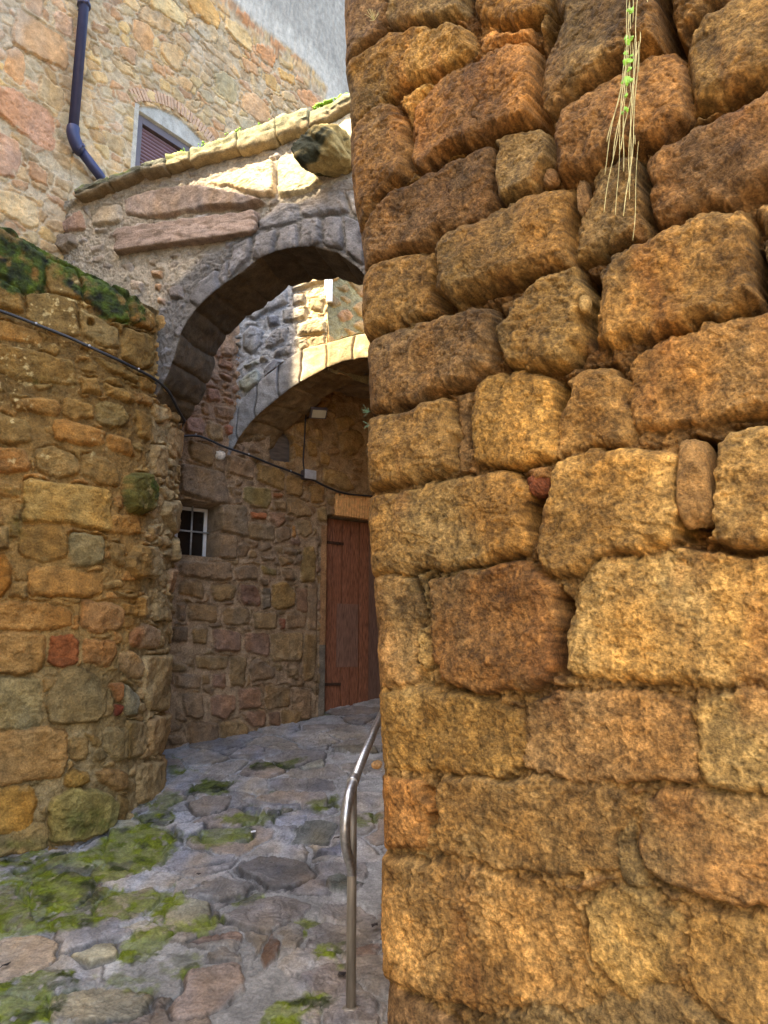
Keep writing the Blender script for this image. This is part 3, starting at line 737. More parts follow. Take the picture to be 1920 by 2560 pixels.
mosses = [('-80,920 -80,600 130,545 350,530 600,440 720,470 700,560 600,640 400,680 500,700 690,730 560,850 420,860 250,900 150,900', .85),
          ('640,760 740,740 700,830 900,850 870,885 760,900 640,970 510,1000 500,900 560,880 640,840', 1), ('-60,1130 150,1050 240,1080 330,1100 280,1280 -60,1300', .9),
          ('800,290 850,260 980,270 940,310 800,320', .8), ('1000,190 1120,190 1270,170 1200,220 1060,220', .8), ('560,400 700,390 720,430 600,440', 1),
          ('870,400 1100,390 1200,380 1100,440 900,440', .8), ('1100,1280 1130,1200 1250,1160 1340,1180 1290,1290', .9), ('840,460 1040,450 1030,500 900,520 800,500', .6),
          ('1340,330 1420,310 1410,400 1270,400 1260,370', .6), ('1300,940 1440,920 1400,1020 1310,1000', .7), ('690,200 900,230 700,250', .7), ('1510,400 1570,400 1570,460 1520,450', .9),
          ('700,1010 760,960 900,960 780,1060 640,1070', .35), ('560,380 640,330 700,300 780,330 640,400', .5), ('360,1080 600,1060 700,1120 400,1180', .4), ('950,750 1060,720 1000,790', .7)]
def build_ground():
    x = np.concatenate([np.linspace(-9, -2.75, 40), np.arange(-2.75, .42, .0055), np.linspace(.42, 6, 40)[1:]])
    y = np.concatenate([np.linspace(-8, 3.2, 40), np.geomspace(3.2, 8.3, 900)[1:], np.linspace(8.3, 12, 12)[1:]])
    X, Y = np.meshgrid(x, y, indexing='ij')
    st = []
    for r in slabs.split('\n'):
        a, c = r.split('|'); st.append(dict(poly=gp(a), col=tuple(q * 1.0 for q in eval(c)), prot=random.uniform(.006, .013), w=.007))
    dp = gp('1110,108 1250,90 1372,112 1245,130')
    H, C, ins, D = masonry(X, Y, st, [(.25, .225, .22), (.22, .20, .20), (.27, .24, .22), (.20, .185, .19), (.24, .19, .16), (.29, .27, .27)],
                           (.27, .265, .275), w=.007, prot=.008, rec=.002, warp=.05, wsc=.16, uni=.15,
                           fill=dict(cw=.40, ch=.30, gap=.007, prot=.008, w=.007, skip=.2), lump=.005, mid=.0025, fine=.002, mort=.004, seed=8, blotch=.32, smear=.8, crev=.012, flake=.003)
    eg = (1 - ss(.004, .02, np.abs(D))) * ss(-.2, .3, fbm(X, Y, .3, 2, 299)); C = C * (1 - .55 * eg)[..., None]; H = H - .012 * eg
    nw = 1 - ss(3.6, 5.2, Y); C = C * (1 + nw[..., None] * np.array([.16, .04, -.14]))  # nearer paving warmed, bounced sunlight painted into its colour
    # laminated flakes and cracks in the slabs
    fl = fbm(X, Y, .4, 3, 300) * 9 + Y * 1.5; stp = fl - np.floor(fl); H = H + ins * .005 * ss(.0, .12, stp) * (1 - stp * .8)
    cr = np.abs(fbm(X, Y, .35, 4, 320)); H = H - .007 * (1 - ss(.0, .02, cr)); 
    C = C * (1 - .35 * (1 - ss(0, .018, cr)))[..., None]
    d = poly_sdf(X, Y, dp); ed = (1 - ss(.006, .012, np.abs(d))); H = H - .012 * ed; C = C * (1 - .6 * ed)[..., None]
    # pale scuffed cement and damp darker patches
    p = ss(.2, .7, fbm(X, Y, .5, 4, 333)); C = C * (1 + .35 * p)[..., None]
    p = ss(.1, .6, fbm(X, Y, .6, 4, 340)); C = C * (1 - .28 * p)[..., None]
    br = ss(.35, .7, fbm(X, Y, .3, 3, 346)); C = C * (1 - .4 * br[..., None]) + np.array([.22, .15, .10]) * .4 * br[..., None]
    m = np.zeros(X.shape); edge = fbm(X, Y, .16, 4, 350); f2 = fbm(X, Y, .05, 3, 355)
    for t, a in mosses:
        m = np.maximum(m, a * ss(-.07, .05, poly_sdf(X, Y, gp(t)) + .09 * edge + .04 * f2))
    low = 1 - .45 * ins * ss(-.2, .5, fbm(X, Y, .2, 3, 359))
    m = np.clip(m * low * (1 - .5 * ss(.2, .6, f2)), 0, 1)
    m = np.maximum(m, .55 * (1 - ins) * ss(.12, .5, fbm(X, Y, .35, 3, 362)) * ss(.0, .4, edge))
    near = 1 - ss(4.2, 6.0, Y)
    mn = fbm(X, Y, .12, 3, 370)
    base = np.stack([.072 + .05 * mn + .06 * near, .092 + .055 * mn + .06 * near, .008 + .004 * mn], -1)
    dk = ss(.0, .45, fbm(X, Y, .11, 4, 377)); base = base * (1 - .72 * dk)[..., None]
    C0 = C * np.array([1.0, 1.02, .99])
    m = ss(.22, .50, m + .34 * fbm(X, Y, .035, 4, 381) + .12 * fbm(X, Y, .2, 3, 383)) * np.clip(m * 1.6, 0, 1) * (.72 + .28 * ss(-.2, .3, fbm(X, Y, .07, 3, 384)))
    C = C0 * (1 - m[..., None]) + np.clip(base, .008, 1) * (1 + .35 * fbm(X, Y, .02, 3, 385))[..., None] * m[..., None]
    H = H + m * (.002 + .004 * fbm(X, Y, .016, 3, 380))
    Z = gz(X, Y) + H + .02 * fbm(X, Y, 1.1, 2, 390)
    warm = (1 - ss(2.4, 3.2, Y)); C = C * (1 - warm[..., None]) + np.array([.42, .31, .18]) * warm[..., None]
    V = np.stack([X, Y, Z], -1)
    o = link('paving', grid_mesh('paving', V, C), M_ground); o['kind'] = 'structure'
build_ground()

# ================================================================== ALLEY HOUSE (back wall with door and windows)
back_stones = S(P_back, K4, '''
140,-130 480,-60 530,170 520,180 432,170 140,100 |col=(.21,.16,.11) pit=.008 prot=.03
440,182 640,182 655,400 640,420 440,380 |col=(.20,.155,.10) pit=.008 prot=.03
440,400 560,410 570,590 432,570 |col=(.20,.15,.10)
140,600 530,610 535,745 400,740 140,710 |pit=.008
620,40 820,70 830,130 800,215 700,200 615,150 |col=(.23,.19,.07)
1105,30 1220,40 1215,170 1110,165 |col=(.30,.17,.05)
560,-10 610,0 600,40 560,40
550,70 600,70 600,110 560,110
835,95 910,105 905,135 840,130 |col=(.26,.08,.03)
840,150 930,160 930,230 850,215
940,130 1050,140 1110,230 1130,270 1000,280 940,240
665,235 790,250 780,300 670,280 |col=(.38,.14,.06)
815,240 920,240 925,320 880,350 810,300
940,260 990,280 980,310 945,300
655,310 850,340 850,460 650,430 |col=(.21,.16,.095)
1160,210 1240,200 1240,320 1170,300 |col=(.26,.20,.10)
1010,310 1060,300 1120,300 1130,400 1070,430 1020,400
980,330 1005,340 1000,430 980,420 |col=(.36,.18,.05)
860,350 960,350 970,440 890,470 860,420
580,470 665,480 650,570 580,570
905,500 1015,510 1010,570 920,540
1000,550 1050,550 1040,640 1000,620
740,560 860,560 850,600 760,600
880,560 990,580 990,620 900,635
1060,490 1150,490 1150,760 1040,750 |col=(.27,.18,.06) prot=.02
550,650 710,630 725,740 560,740
745,630 870,660 870,710 760,700 |col=(.25,.19,.07)
900,660 990,670 1010,750 920,740
730,720 800,740 790,790 740,780
140,740 320,740 330,880 140,850
370,770 560,780 550,890 390,890
595,770 700,780 750,860 740,930 620,930 590,850 |col=(.20,.11,.08)
760,800 820,800 815,950 760,950 |col=(.15,.14,.12)
825,770 930,750 1000,820 1000,930 880,970 825,930 |col=(.28,.19,.07)
1010,800 1090,800 1090,980 1020,970 |col=(.22,.13,.08)
1100,770 1165,770 1160,1115 1090,1100 |prot=.02
205,910 430,930 430,1055 205,1040
130,910 190,910 190,1040 130,1040
470,940 660,940 665,1075 470,1070
690,980 870,980 870,1105 700,1105
885,1020 930,1020 920,1110 890,1110 |col=(.22,.07,.04)
940,990 1080,990 1080,1100 940,1100
90,1080 210,1080 210,1200 90,1200
240,1090 350,1090 350,1210 240,1210
385,1100 605,1130 600,1270 400,1270
620,1130 815,1130 800,1310 720,1300 625,1260
825,1130 1060,1130 1045,1345 840,1345 810,1290
1065,1130 1170,1140 1140,1480 1060,1490 |prot=.02
260,1300 510,1310 490,1400 270,1400
520,1300 645,1310 630,1530 520,1530
660,1380 720,1320 860,1400 840,1470 680,1500
920,1400 1030,1390 1030,1470 950,1470
110,1440 300,1440 300,1545 110,1540
385,1440 490,1440 490,1540 390,1530
590,1540 740,1540 750,1690 600,1700 580,1620
780,1520 960,1530 960,1680 800,1700 770,1620
970,1530 1125,1540 1110,1780 1040,1770 980,1680
150,1580 320,1590 320,1770 180,1760
370,1600 550,1590 560,1690 480,1780 380,1740
600,1720 780,1710 780,1830 680,1830
800,1720 890,1720 890,1840 800,1810
900,1700 1040,1710 1040,1820 900,1850
200,1790 430,1790 430,1940 220,1970
440,1800 600,1760 660,1830 640,1900 450,1940
1130,1770 1240,1770 1230,1810 1140,1820
''') + S(P_back, K3, '''
350,1100 440,1110 450,1190 370,1200 340,1150 |col=(.25,.11,.07)
250,1090 320,1100 310,1150 260,1140
470,1160 545,1180 540,1220 490,1200 |col=(.25,.12,.08)
310,1190 370,1220 370,1300 310,1290 |col=(.30,.18,.07)
400,1220 545,1250 540,1340 410,1310
180,1290 330,1330 325,1450 190,1420 |col=(.26,.15,.11)
350,1330 460,1370 470,1500 370,1480 345,1400 |col=(.25,.19,.08)
475,1370 545,1380 540,1450 490,1440 |col=(.28,.09,.06)
440,870 540,920 530,970 440,930 |col=(.22,.12,.08)
440,980 540,1020 530,1050 450,1020 |col=(.18,.11,.09)
450,780 560,800 540,880 460,850
215,1470 400,1540 390,1680 220,1620
400,1560 490,1590 480,1730 400,1690
500,1590 700,1640 690,1780 490,1720 |col=(.25,.17,.10)
720,1640 930,1720 920,1860 720,1780 |col=(.28,.19,.07)
940,1740 1060,1760 1060,1900 930,1880 |col=(.26,.16,.06)
1210,1680 1350,1720 1440,1830 1400,1870 1210,1800 |col=(.32,.22,.09)
1000,1350 1080,1340 1110,1400 1080,1460 1020,1430 |col=(.36,.22,.08)
1140,1390 1200,1400 1200,1490 1150,1480 |col=(.34,.20,.07)
995,1500 1060,1530 1080,1620 1000,1600 |col=(.38,.22,.06)
1090,1480 1150,1510 1160,1610 1100,1600 |col=(.34,.20,.06)
1190,1560 1260,1600 1250,1670 1190,1650 |col=(.36,.22,.07)
1320,1450 1400,1400 1500,1420 1520,1500 1440,1600 1340,1570 |col=(.27,.18,.08)
1300,1320 1400,1300 1450,1360 1400,1400 1310,1400 |col=(.30,.2,.08)
''')
back_root = thing('alley_house', 'rough stone house wall under the inner arch holding the red-brown door and barred window', 'house', (-.9, 7.2, 0))
BN = P_back.nr(1.5); BD = np.array([.807, .59]); BD = BD / np.hypot(*BD)
def bk(k, x, y, off=0.0):
    s, z = P_back.px(*k(x, y)); p = P_back.pt(s) + BN * off
    return Vector((p[0], p[1], z))
def build_back():
    s = np.concatenate([np.arange(0, .55, .03), np.arange(.55, 3.25, .0072), np.arange(3.25, P_back.c[-1] - .01, .03)])
    z = np.concatenate([np.arange(.15, .7, .03), np.arange(.7, 4.5, .0072), np.arange(4.5, 5.4, .05)])
    A, B = np.meshgrid(s, z, indexing='ij')
    H, C, ins, D = masonry(A, B, back_stones, [(.21, .15, .095), (.23, .16, .085), (.19, .14, .095), (.25, .175, .085), (.215, .13, .09)],
                           (.29, .22, .15), w=.022, prot=.026, rec=.008, warp=.014, wsc=.06, uni=.25,
                           fill=dict(cw=.15, ch=.10, gap=.014, prot=.018, w=.02, skip=.35), lump=.012, mid=.007, fine=.003, mort=.007, seed=11, blotch=.25, pit=.003, smear=.6)
    zc = P_back.px(*K4(500, 0))[1]
    up = ss(zc - .6, zc + .5, B) * ss(1.9, 2.3, A)           # golden light past the arch, put into the colour
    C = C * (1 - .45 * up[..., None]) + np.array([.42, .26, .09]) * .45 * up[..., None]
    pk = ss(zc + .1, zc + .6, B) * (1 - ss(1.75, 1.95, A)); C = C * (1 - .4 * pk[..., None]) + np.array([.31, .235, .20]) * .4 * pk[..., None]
    C = C * 1.0 * np.array([1.05, .96, .84])
    # door jamb strip: bare reddish plaster
    def rect(s0, z0, s1, z1): return (A > s0) & (A < s1) & (B > z0) & (B < z1)
    d0 = P_back.px(*K4(1250, 260)); d1 = P_back.px(*K4(1236, 1740))
    j0 = P_back.px(*K4(1190, 600))[0]; j1 = d0[0]
    m = ((A > j0) & (A < j1) & (B > d1[1] - .1) & (B < P_back.px(*K4(1200, 330))[1]))
    cc = np.where((B > P_back.px(*K4(1200, 1220))[1])[..., None], np.array([.36, .20, .09]), np.array([.19, .16, .12]))
    C = np.where(m[..., None], cc * (1 + .25 * fbm(A, B, .07, 3, 440))[..., None], C); H = np.where(m, -.005 + .004 * fbm(A, B, .05, 3, 441), H)
    jj = P_back.px(*K4(1180, 600))[0]; jl = ss(.004, .009, np.abs(A - jj)); H = H - .02 * (1 - jl) * (B < P_back.px(*K4(1200, 330))[1]) * (B > d1[1])
    # recess for door, window and niche
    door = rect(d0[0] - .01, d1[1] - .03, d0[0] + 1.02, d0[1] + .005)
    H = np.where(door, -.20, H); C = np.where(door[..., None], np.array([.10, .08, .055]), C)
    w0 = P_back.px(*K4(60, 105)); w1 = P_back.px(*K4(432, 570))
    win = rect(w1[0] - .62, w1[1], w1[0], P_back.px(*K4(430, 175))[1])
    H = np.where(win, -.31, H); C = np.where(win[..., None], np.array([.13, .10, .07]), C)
    n0 = P_back.px(*K3(815, 1620)); n1 = P_back.px(*K3(988, 1690)); nt = P_back.px(*K3(930, 1405))
    nc = (n0[0] + n1[0]) / 2; nr_ = (n1[0] - n0[0]) / 2
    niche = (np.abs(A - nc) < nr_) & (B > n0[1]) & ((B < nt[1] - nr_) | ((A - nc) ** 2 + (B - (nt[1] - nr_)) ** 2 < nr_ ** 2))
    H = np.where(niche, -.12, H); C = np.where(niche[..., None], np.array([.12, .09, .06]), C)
    xy = P_back.pt(A); n = P_back.nr(A)
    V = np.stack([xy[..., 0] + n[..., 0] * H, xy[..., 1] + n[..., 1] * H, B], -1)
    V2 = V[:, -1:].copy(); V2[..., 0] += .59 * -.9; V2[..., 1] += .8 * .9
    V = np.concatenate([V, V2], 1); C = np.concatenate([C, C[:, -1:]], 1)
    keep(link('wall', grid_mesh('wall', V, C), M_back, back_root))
    n2 = Vector((BN[0], BN[1], 0)); d2 = Vector((BD[0], BD[1], 0)); Zv = Vector((0, 0, 1))
    # ---- door
    door_o = thing('door', '', '', (0, 0, 0)); del door_o['label']; del door_o['category']; door_o.parent = back_root
    dp = P_back.pt(d0[0]); o = Vector((dp[0], dp[1], 0)) - n2 * .10
    door_o.location = Vector((o.x, o.y, d1[1])) - back_root.location
    hgt = d0[1] - d1[1]
    loc = lambda a, h, off=0: d2 * a + Zv * h + n2 * off
    wids = [.105, .115, .10, .11, .12, .11]; a = .0; cols = []
    mb = MB(); mb2 = MB(); a = .012
    for i, w in enumerate(wids):
        if a > .47: break
        top = hgt - .012 - .00 * i; bt = -.0 + random.uniform(0, .006)
        mb.box(loc(a, bt + hgt * .0, -.004 * (i % 2)), d2 * (w - .007), -n2 * .035, Zv * (top - bt - .0)); a += w
    mb.build('planks', M_door, door_o, bevel=.003)
    x0 = a
    for i, w in enumerate([.11, .12, .11, .12]):
        mb2.box(loc(a, .07, -.012), d2 * (w - .004), -n2 * .03, Zv * (hgt - .1)); a += w
    mb2.build('inner_leaf', M_door2, door_o, bevel=.003)
    # weathered lower boards, a faded repair panel set on the face
    rp_ = MB(); rp_.box(loc(.17, .44, .004), d2 * .255, -n2 * .006, Zv * .62); rp_.build('repair_panel', mat_simple('faded_panel', (.19, .085, .055), .7, 0, .5, 22., .5, stretch=(9, 9, .55), c2=(.32, .17, .11)), door_o, bevel=.002)
    for zz, ln in ((P_back.px(*K4(1300, 455))[1] - d1[1], .24), (P_back.px(*K4(1300, 1515))[1] - d1[1], .22)):
        h = MB(); h.box(loc(-.05, zz - .014, .012), d2 * (ln + .05), -n2 * .008, Zv * .028); h.tube([loc(-.02, zz - .035, .012), loc(-.02, zz + .035, .012)], .011, 10)
        for q in (.05, .13, .2): h.ball(loc(q, zz, .014), .006, 8, 5)
        h.build('strap_hinge', M_iron, door_o, bevel=.001)
    # sill stone under the door
    keep(rock('threshold', M_back, back_root, Vector((o.x, o.y, d1[1] - .10)) + d2 * .45, d2 * .55, n2 * .13, Zv * .07, (.16, .12, .085), 21, 26, 5, .08))
    # brick flat arch above the door
    bm = MB(); bricks = []
    for i in range(22):
        p = bk(K4, 1290 + i * 19.5, 92 + i * 2.2, .0); q = bk(K4, 1290 + i * 19.5, 250, .0)
        w = (bk(K4, 1290 + i * 19.5 + 16, 100, .0) - bk(K4, 1290 + i * 19.5, 100, .0)).length
        ht = (p.z - d0[1] - .004) - (0.07 * hsh(i, 4) if i < 4 else 0) * 1
        bm.box(Vector((p.x, p.y, d0[1] + .004)) + n2 * (.030 + .006 * hsh(i, 9)) + d2 * 0, d2 * w, -n2 * .08, Zv * max(.05, ht) + d2 * .012)
    keep(bm.build('brick_lintel', M_brick, back_root, col=(.80, .44, .16), bevel=.004))
    # ---- barred window
    wo = thing('window', '', '', (0, 0, 0)); del wo['label']; del wo['category']; wo.parent = back_root
    wp = P_back.pt(w1[0]); base = Vector((wp[0], wp[1], w1[1])) - n2 * .29; wo.location = base - back_root.location
    W = .60; Hh = P_back.px(*K4(430, 175))[1] - w1[1] - .01
    fr = MB(); t = .03
    for (aa, hh, ww, hg) in ((-W, .0, t, Hh), (-t - .008, .0, t, Hh), (-W + t, 0, W - 2 * t - .008, t), (-W + t, Hh - t, W - 2 * t - .008, t), (-W / 2 - .02, t, .035, Hh - 2 * t)):
        fr.box(d2 * aa + Zv * hh, d2 * ww, n2 * .03, Zv * hg)
    fr.build('frame', M_white, wo, bevel=.002)
    gl = MB(); gl.box(d2 * (-W + .01) + Zv * .01 + n2 * .008, d2 * (W - .02), n2 * .006, Zv * (Hh - .02)); gl.build('pane', M_glass, wo)
    for aa in (-.165, -.43):
        b = MB(); b.tube([d2 * aa + n2 * .05 - Zv * .02, d2 * aa + n2 * .05 + Zv * (Hh + .02)], .008, 8); b.build('bar', M_bar, wo, smooth=True)
    b = MB(); b.tube([d2 * -W + n2 * .06 + Zv * Hh * .52, d2 * .01 + n2 * .06 + Zv * Hh * .52], .008, 8); b.build('bar', M_bar, wo, smooth=True)
    # ---- niche pane
    ng = MB(); pts = []
    c = P_back.pt(nc); cc_ = Vector((c[0], c[1], 0)) - n2 * .09
    prof = [(-nr_ + .008, n0[1] + .008), (nr_ - .008, n0[1] + .008)] + [(math.cos(t_) * (nr_ - .008), nt[1] - nr_ + math.sin(t_) * (nr_ - .008)) for t_ in np.linspace(0, math.pi, 14)]
    b0 = len(ng.v)
    for dd in (0, .012):
        for (a_, z_) in prof: ng.v.append(cc_ + d2 * a_ + Zv * z_ + n2 * dd)
    n_ = len(prof); ng.f.append(list(range(n_))[::-1]); ng.f.append([n_ + i for i in range(n_)])
    for i in range(n_): ng.f.append([i, (i + 1) % n_, n_ + (i + 1) % n_, n_ + i])
    keep(ng.build('niche_window', M_nicheg, back_root))
    # pale chip of plaster on the wall
    p = bk(K3, 437, 1597, .02); keep(rock('plaster_patch', M_back, back_root, p, d2 * .045, n2 * .02, Zv * .045, (.62, .58, .50), 31, 14, 2.4, .35))
build_back()

# ================================================================== TALL HOUSE (upper left)
house_stones = S(P_house, K1, '''
50,140 70,30 290,170 300,260 290,310 180,260 50,190 |col=(.42,.27,.15)
110,-60 190,-60 180,80 110,30 |col=(.40,.28,.19)
240,40 320,80 310,170 230,120 |col=(.40,.28,.20)
30,220 60,200 110,250 110,350 90,370 15,310 |col=(.42,.25,.13)
165,320 280,390 270,490 155,420 |col=(.42,.31,.18)
-20,370 50,380 230,490 245,600 220,660 100,590 -20,480 |col=(.42,.24,.15) pit=.008
-20,560 80,620 90,700 60,770 -20,760 |col=(.42,.27,.19)
125,690 200,740 210,810 120,760 |col=(.42,.25,.14)
-20,820 60,830 160,880 170,980 130,990 -20,900 |col=(.46,.36,.22)
340,120 385,150 380,220 345,200
345,230 375,250 365,330 335,310
400,90 470,120 460,150 400,130
400,190 440,210 430,250 395,230
480,30 520,50 520,90 480,70 |col=(.42,.24,.12)
610,20 700,60 760,110 730,150 650,120 600,70
640,-40 740,0 810,70 800,125 740,90 650,30 |col=(.44,.33,.17)
780,-60 900,-10 955,80 940,130 830,60 |col=(.42,.27,.11)
580,80 640,110 670,160 660,210 620,220 570,150 |col=(.42,.27,.15)
480,240 560,290 580,340 500,290
520,190 590,220 580,290 520,240
700,180 760,190 800,240 780,315 730,280 690,230 |col=(.40,.28,.15)
650,250 710,290 720,340 670,310
610,270 660,300 650,330 610,310
740,320 800,330 835,370 820,400 760,360 |col=(.42,.29,.16)
810,250 870,280 860,330 810,300
850,90 920,110 950,170 900,190 840,130
850,170 900,190 1000,260 1000,290 920,240
970,70 1060,120 1090,170 1085,230 1010,180 970,120
1020,30 1060,60 1105,110 1100,130 1050,100 1015,60 |col=(.40,.22,.12)
1110,190 1170,200 1190,250 1180,300 1130,260 1105,220 |col=(.44,.24,.12)
1165,155 1240,210 1235,235 1170,200 |col=(.42,.24,.13)
1040,240 1110,280 1120,330 1060,310 |col=(.38,.25,.15)
925,310 970,310 1020,370 1025,430 1010,450 930,390 |col=(.36,.30,.18)
850,380 910,400 930,450 890,440
1050,400 1100,400 1160,470 1170,530 1120,530 1045,460 |col=(.38,.26,.16) pit=.006
1140,310 1190,330 1195,400 1150,370 |col=(.42,.27,.11)
1200,290 1270,330 1275,370 1210,340 |col=(.44,.28,.11)
1200,240 1270,280 1260,310 1210,280
1165,410 1220,420 1225,480 1180,460
1215,390 1270,410 1280,450 1220,430
1280,390 1340,390 1385,450 1380,490 1300,440 |col=(.42,.24,.13)
1265,250 1330,290 1325,330 1270,290
1350,320 1405,370 1400,385 1355,350
430,370 480,380 490,430 440,420
350,490 420,520 430,570 370,550
820,430 870,430 860,470 830,460
400,420 500,480 500,540 410,490
440,560 540,600 540,680 470,640
1000,490 1100,520 1100,560 1040,560
''')
def hp(k, t): return to_plan(P_house, k, nums(t))
HN = P_house.nr(2.0); HD = P_house.d[0]
def build_house():
    L = P_house.c[-1]
    s = np.concatenate([np.arange(0, 5.4, .0085), np.arange(5.4, L, .04)])
    z = np.concatenate([np.arange(3.3, 4.4, .04), np.arange(4.4, 8.3, .0085), np.arange(8.3, 10.6, .04)])
    A, B = np.meshgrid(s, z, indexing='ij')
    pl = hp(K1, '935,-400 1000,0 1110,108 1240,208 1340,290 1412,380 1390,480 1360,600 2200,900 2600,-400')
    for st_ in house_stones:
        if 'col' in st_: st_['col'] = tuple(q_ * 1.12 for q_ in st_['col'])
    H, C, ins, D = masonry(A, B, house_stones, [(.42, .31, .19), (.38, .28, .17), (.44, .34, .21), (.40, .26, .16), (.46, .35, .19), (.36, .30, .20)],
                           (.43, .365, .275), w=.016, prot=.013, rec=.003, warp=.02, wsc=.06,
                           fill=dict(cw=.16, ch=.10, gap=.006, prot=.010, w=.014, skip=.12), lump=.006, mid=.005, fine=.0025, mort=.007, seed=14, blotch=.25, pit=.003, smear=.9,
                           noshow=[pl])
    d = poly_sdf(A + .05 * fbm(A, B, .3, 3, 501), B, pl); r = ss(-.02, .05, d)
    rc = np.array([.33, .30, .245]) * (1 + .07 * fbm(A, B, .5, 4, 503))[..., None]
    wb = ss(0, .05, d) * (1 - ss(.12, .5, d + .12 * fbm(A, B, .2, 3, 505)))
    rc = rc * (1 + .42 * wb)[..., None]
    rc = rc * (1 + .16 * fbm(A, B * .25, .05, 3, 509) + .10 * fbm(A, B, .018, 2, 510))[..., None]
    C = C * (1 - r[..., None]) + rc * r[..., None]
    H = np.where(d > 0, .006 + .004 * fbm(A, B, .05, 3, 507) + .004 * fbm(A, B, .016, 2, 508), H)
    C = C * np.where(r > .5, 1, 1)[..., None] * (1 + (1 - r)[..., None] * np.array([.10, -.02, -.20]))
    sp0 = ss(.30, .55, fbm(A, B, .5, 3, 512)) * (1 - r); C = C * (1 - .4 * sp0[..., None]) + np.array([.43, .37, .28]) * .4 * sp0[..., None]
    # window recess with plastered head
    w0 = P_house.px(*K1(600, 475)); top = w0[1]; sl = w0[0]; sr = P_house.px(*K1(860, 655))[0] + .16
    rec = (A > sl) & (A < sr) & (B < top) & (B > top - 1.25)
    ap = P_house.px(*K1(720, 500)); ac = (sl + sr) / 2
    hin = top + .02 + .17 * (1 - ((A - ac) / ((sr - sl) / 2 + .02)) ** 2)
    ty = (np.abs(A - ac) < (sr - sl) / 2 + .02) & (B >= top) & (B < hin)
    C = np.where(ty[..., None], np.array([.40, .38, .33]) * (1 + .12 * fbm(A, B, .1, 3, 520))[..., None], C); H = np.where(ty, -.012 + .003 * fbm(A, B, .04, 2, 521), H)
    lj = (A > sl - .05) & (A <= sl) & (B < top + .05) & (B > top - 1.3)
    C = np.where(lj[..., None], np.array([.42, .38, .31]), C); H = np.where(lj, .004, H)
    H = np.where(rec, -.12, H); C = np.where(rec[..., None], np.array([.25, .22, .18]), C)
    cl = np.abs(A - P_house.px(*K1(340, 400))[0] - .02 * fbm(B, B * 0, .3, 2, 530)); ck = (1 - ss(.002, .008, cl)) * (B < P_house.px(*K1(345, 270))[1]); H -= .015 * ck
    xy = P_house.pt(A)
    V = np.stack([xy[..., 0] + HN[0] * H, xy[..., 1] + HN[1] * H, B], -1)
    root = thing('tall_house', 'pale stone and grey rendered house rising top left behind the front arch', 'house', (-2.4, 6.2, 0))
    keep(link('wall', grid_mesh('wall', V, C), M_house, root))
    # the rest of the block: side and back walls with a flat top
    p0 = Vector((*P_house.pt(0.0), 0)); p1 = Vector((*P_house.pt(L - .02), 0)); bk_ = Vector((-HN[0], -HN[1], 0)); hd = Vector((HD[0], HD[1], 0))
    m = MB(); m.box(p0 + bk_ * .16 + Vector((0, 0, -.5)) , hd * (L - .05), bk_ * 5, Vector((0, 0, 11.0))); keep(m.build('rear_block', M_plain, root))
    m = MB(); m.box(p0 + Vector((0, 0, -.5)) - bk_ * .0 , hd * .02, bk_ * .16, Vector((0, 0, 11.0))); keep(m.build('corner_quoin', M_plain, root))
    m = MB(); m.box(p0 + hd * .02 + Vector((0, 0, -.5)), hd * 1.9, bk_ * .10, Vector((0, 0, 3.79))); keep(m.build('plinth', M_plain, root))
    n = Vector((HN[0], HN[1], 0)); Z = Vector((0, 0, 1))
    wo = bpy.data.objects.new('window', None); COL.objects.link(wo); wo.parent = root
    p = P_house.pt(sl); o = Vector((p[0], p[1], top)) - n * .11; wo.location = o - root.location
    W = sr - sl; t = .075
    f = MB()
    f.box(hd * 0 - Z * 1.2, hd * t, n * .07, Z * 1.195); f.box(hd * (W - t), hd * (t - .004), n * .07, -Z * 1.2); f.box(hd * t - Z * t, hd * (W - 2 * t), n * .07, Z * (t - .004))
    f.box(hd * .0 - Z * .0 + n * .0 - Z * 1.22, hd * W, n * .09, Z * .03)
    f.build('frame', M_frame, wo, bevel=.003)
    sh = MB(); k = 0; zz = -t
    while zz > -.60:
        zz -= .037; pr = []
        for j in range(7):
            tt = j / 6; pr.append((zz + .0365 * tt, .022 + .014 * math.sin(math.pi * tt)))
        b = len(sh.v)
        for (z_, d_) in pr:
            for a in (t + .002, W - t - .002): sh.v.append(hd * a + Z * z_ + n * d_)
        for j in range(6): sh.f.append([b + 2 * j, b + 2 * j + 1, b + 2 * j + 3, b + 2 * j + 2])
    sh.build('roller_shutter', M_shut, wo, smooth=False)
    g = MB(); g.box(hd * (t + .001) - Z * 1.18 + n * .004, hd * (W - 2 * t - .002), n * .006, Z * (1.18 - t)); g.build('pane', M_dark, wo)
    # brick arch over the window
    ro = []; base_z = top; br = MB(); N = 30
    so0 = P_house.px(*K1(585, 410))[0]; so1 = P_house.px(*K1(930, 640))[0] + .04; cs = (so0 + so1) / 2; hw = (so1 - so0) / 2
    rise = .19; R = (hw * hw + rise * rise) / (2 * rise); zc = P_house.px(*K1(590, 450))[1] + rise - R; amax = math.asin(hw / R)
    for i in range(N):
        a0 = -amax + 2 * amax * (i + .06) / N; a1 = -amax + 2 * amax * (i + .86) / N; r0, r1 = R, R + .115 + random.uniform(-.008, .008); dpt = .012 + random.uniform(0, .008)
        b = len(br.v)
        for dd in (-.05, dpt):
            for (a, r_) in ((a0, r0), (a1, r0), (a1, r1), (a0, r1)):
                sv = cs + r_ * math.sin(a); zv = zc + r_ * math.cos(a); q = P_house.pt(sv); br.v.append(Vector((q[0], q[1], zv)) + n * dd)
        for fc in ((0, 3, 2, 1), (4, 5, 6, 7), (0, 1, 5, 4), (1, 2, 6, 5), (2, 3, 7, 6), (3, 0, 4, 7)): br.f.append([b + q for q in fc])
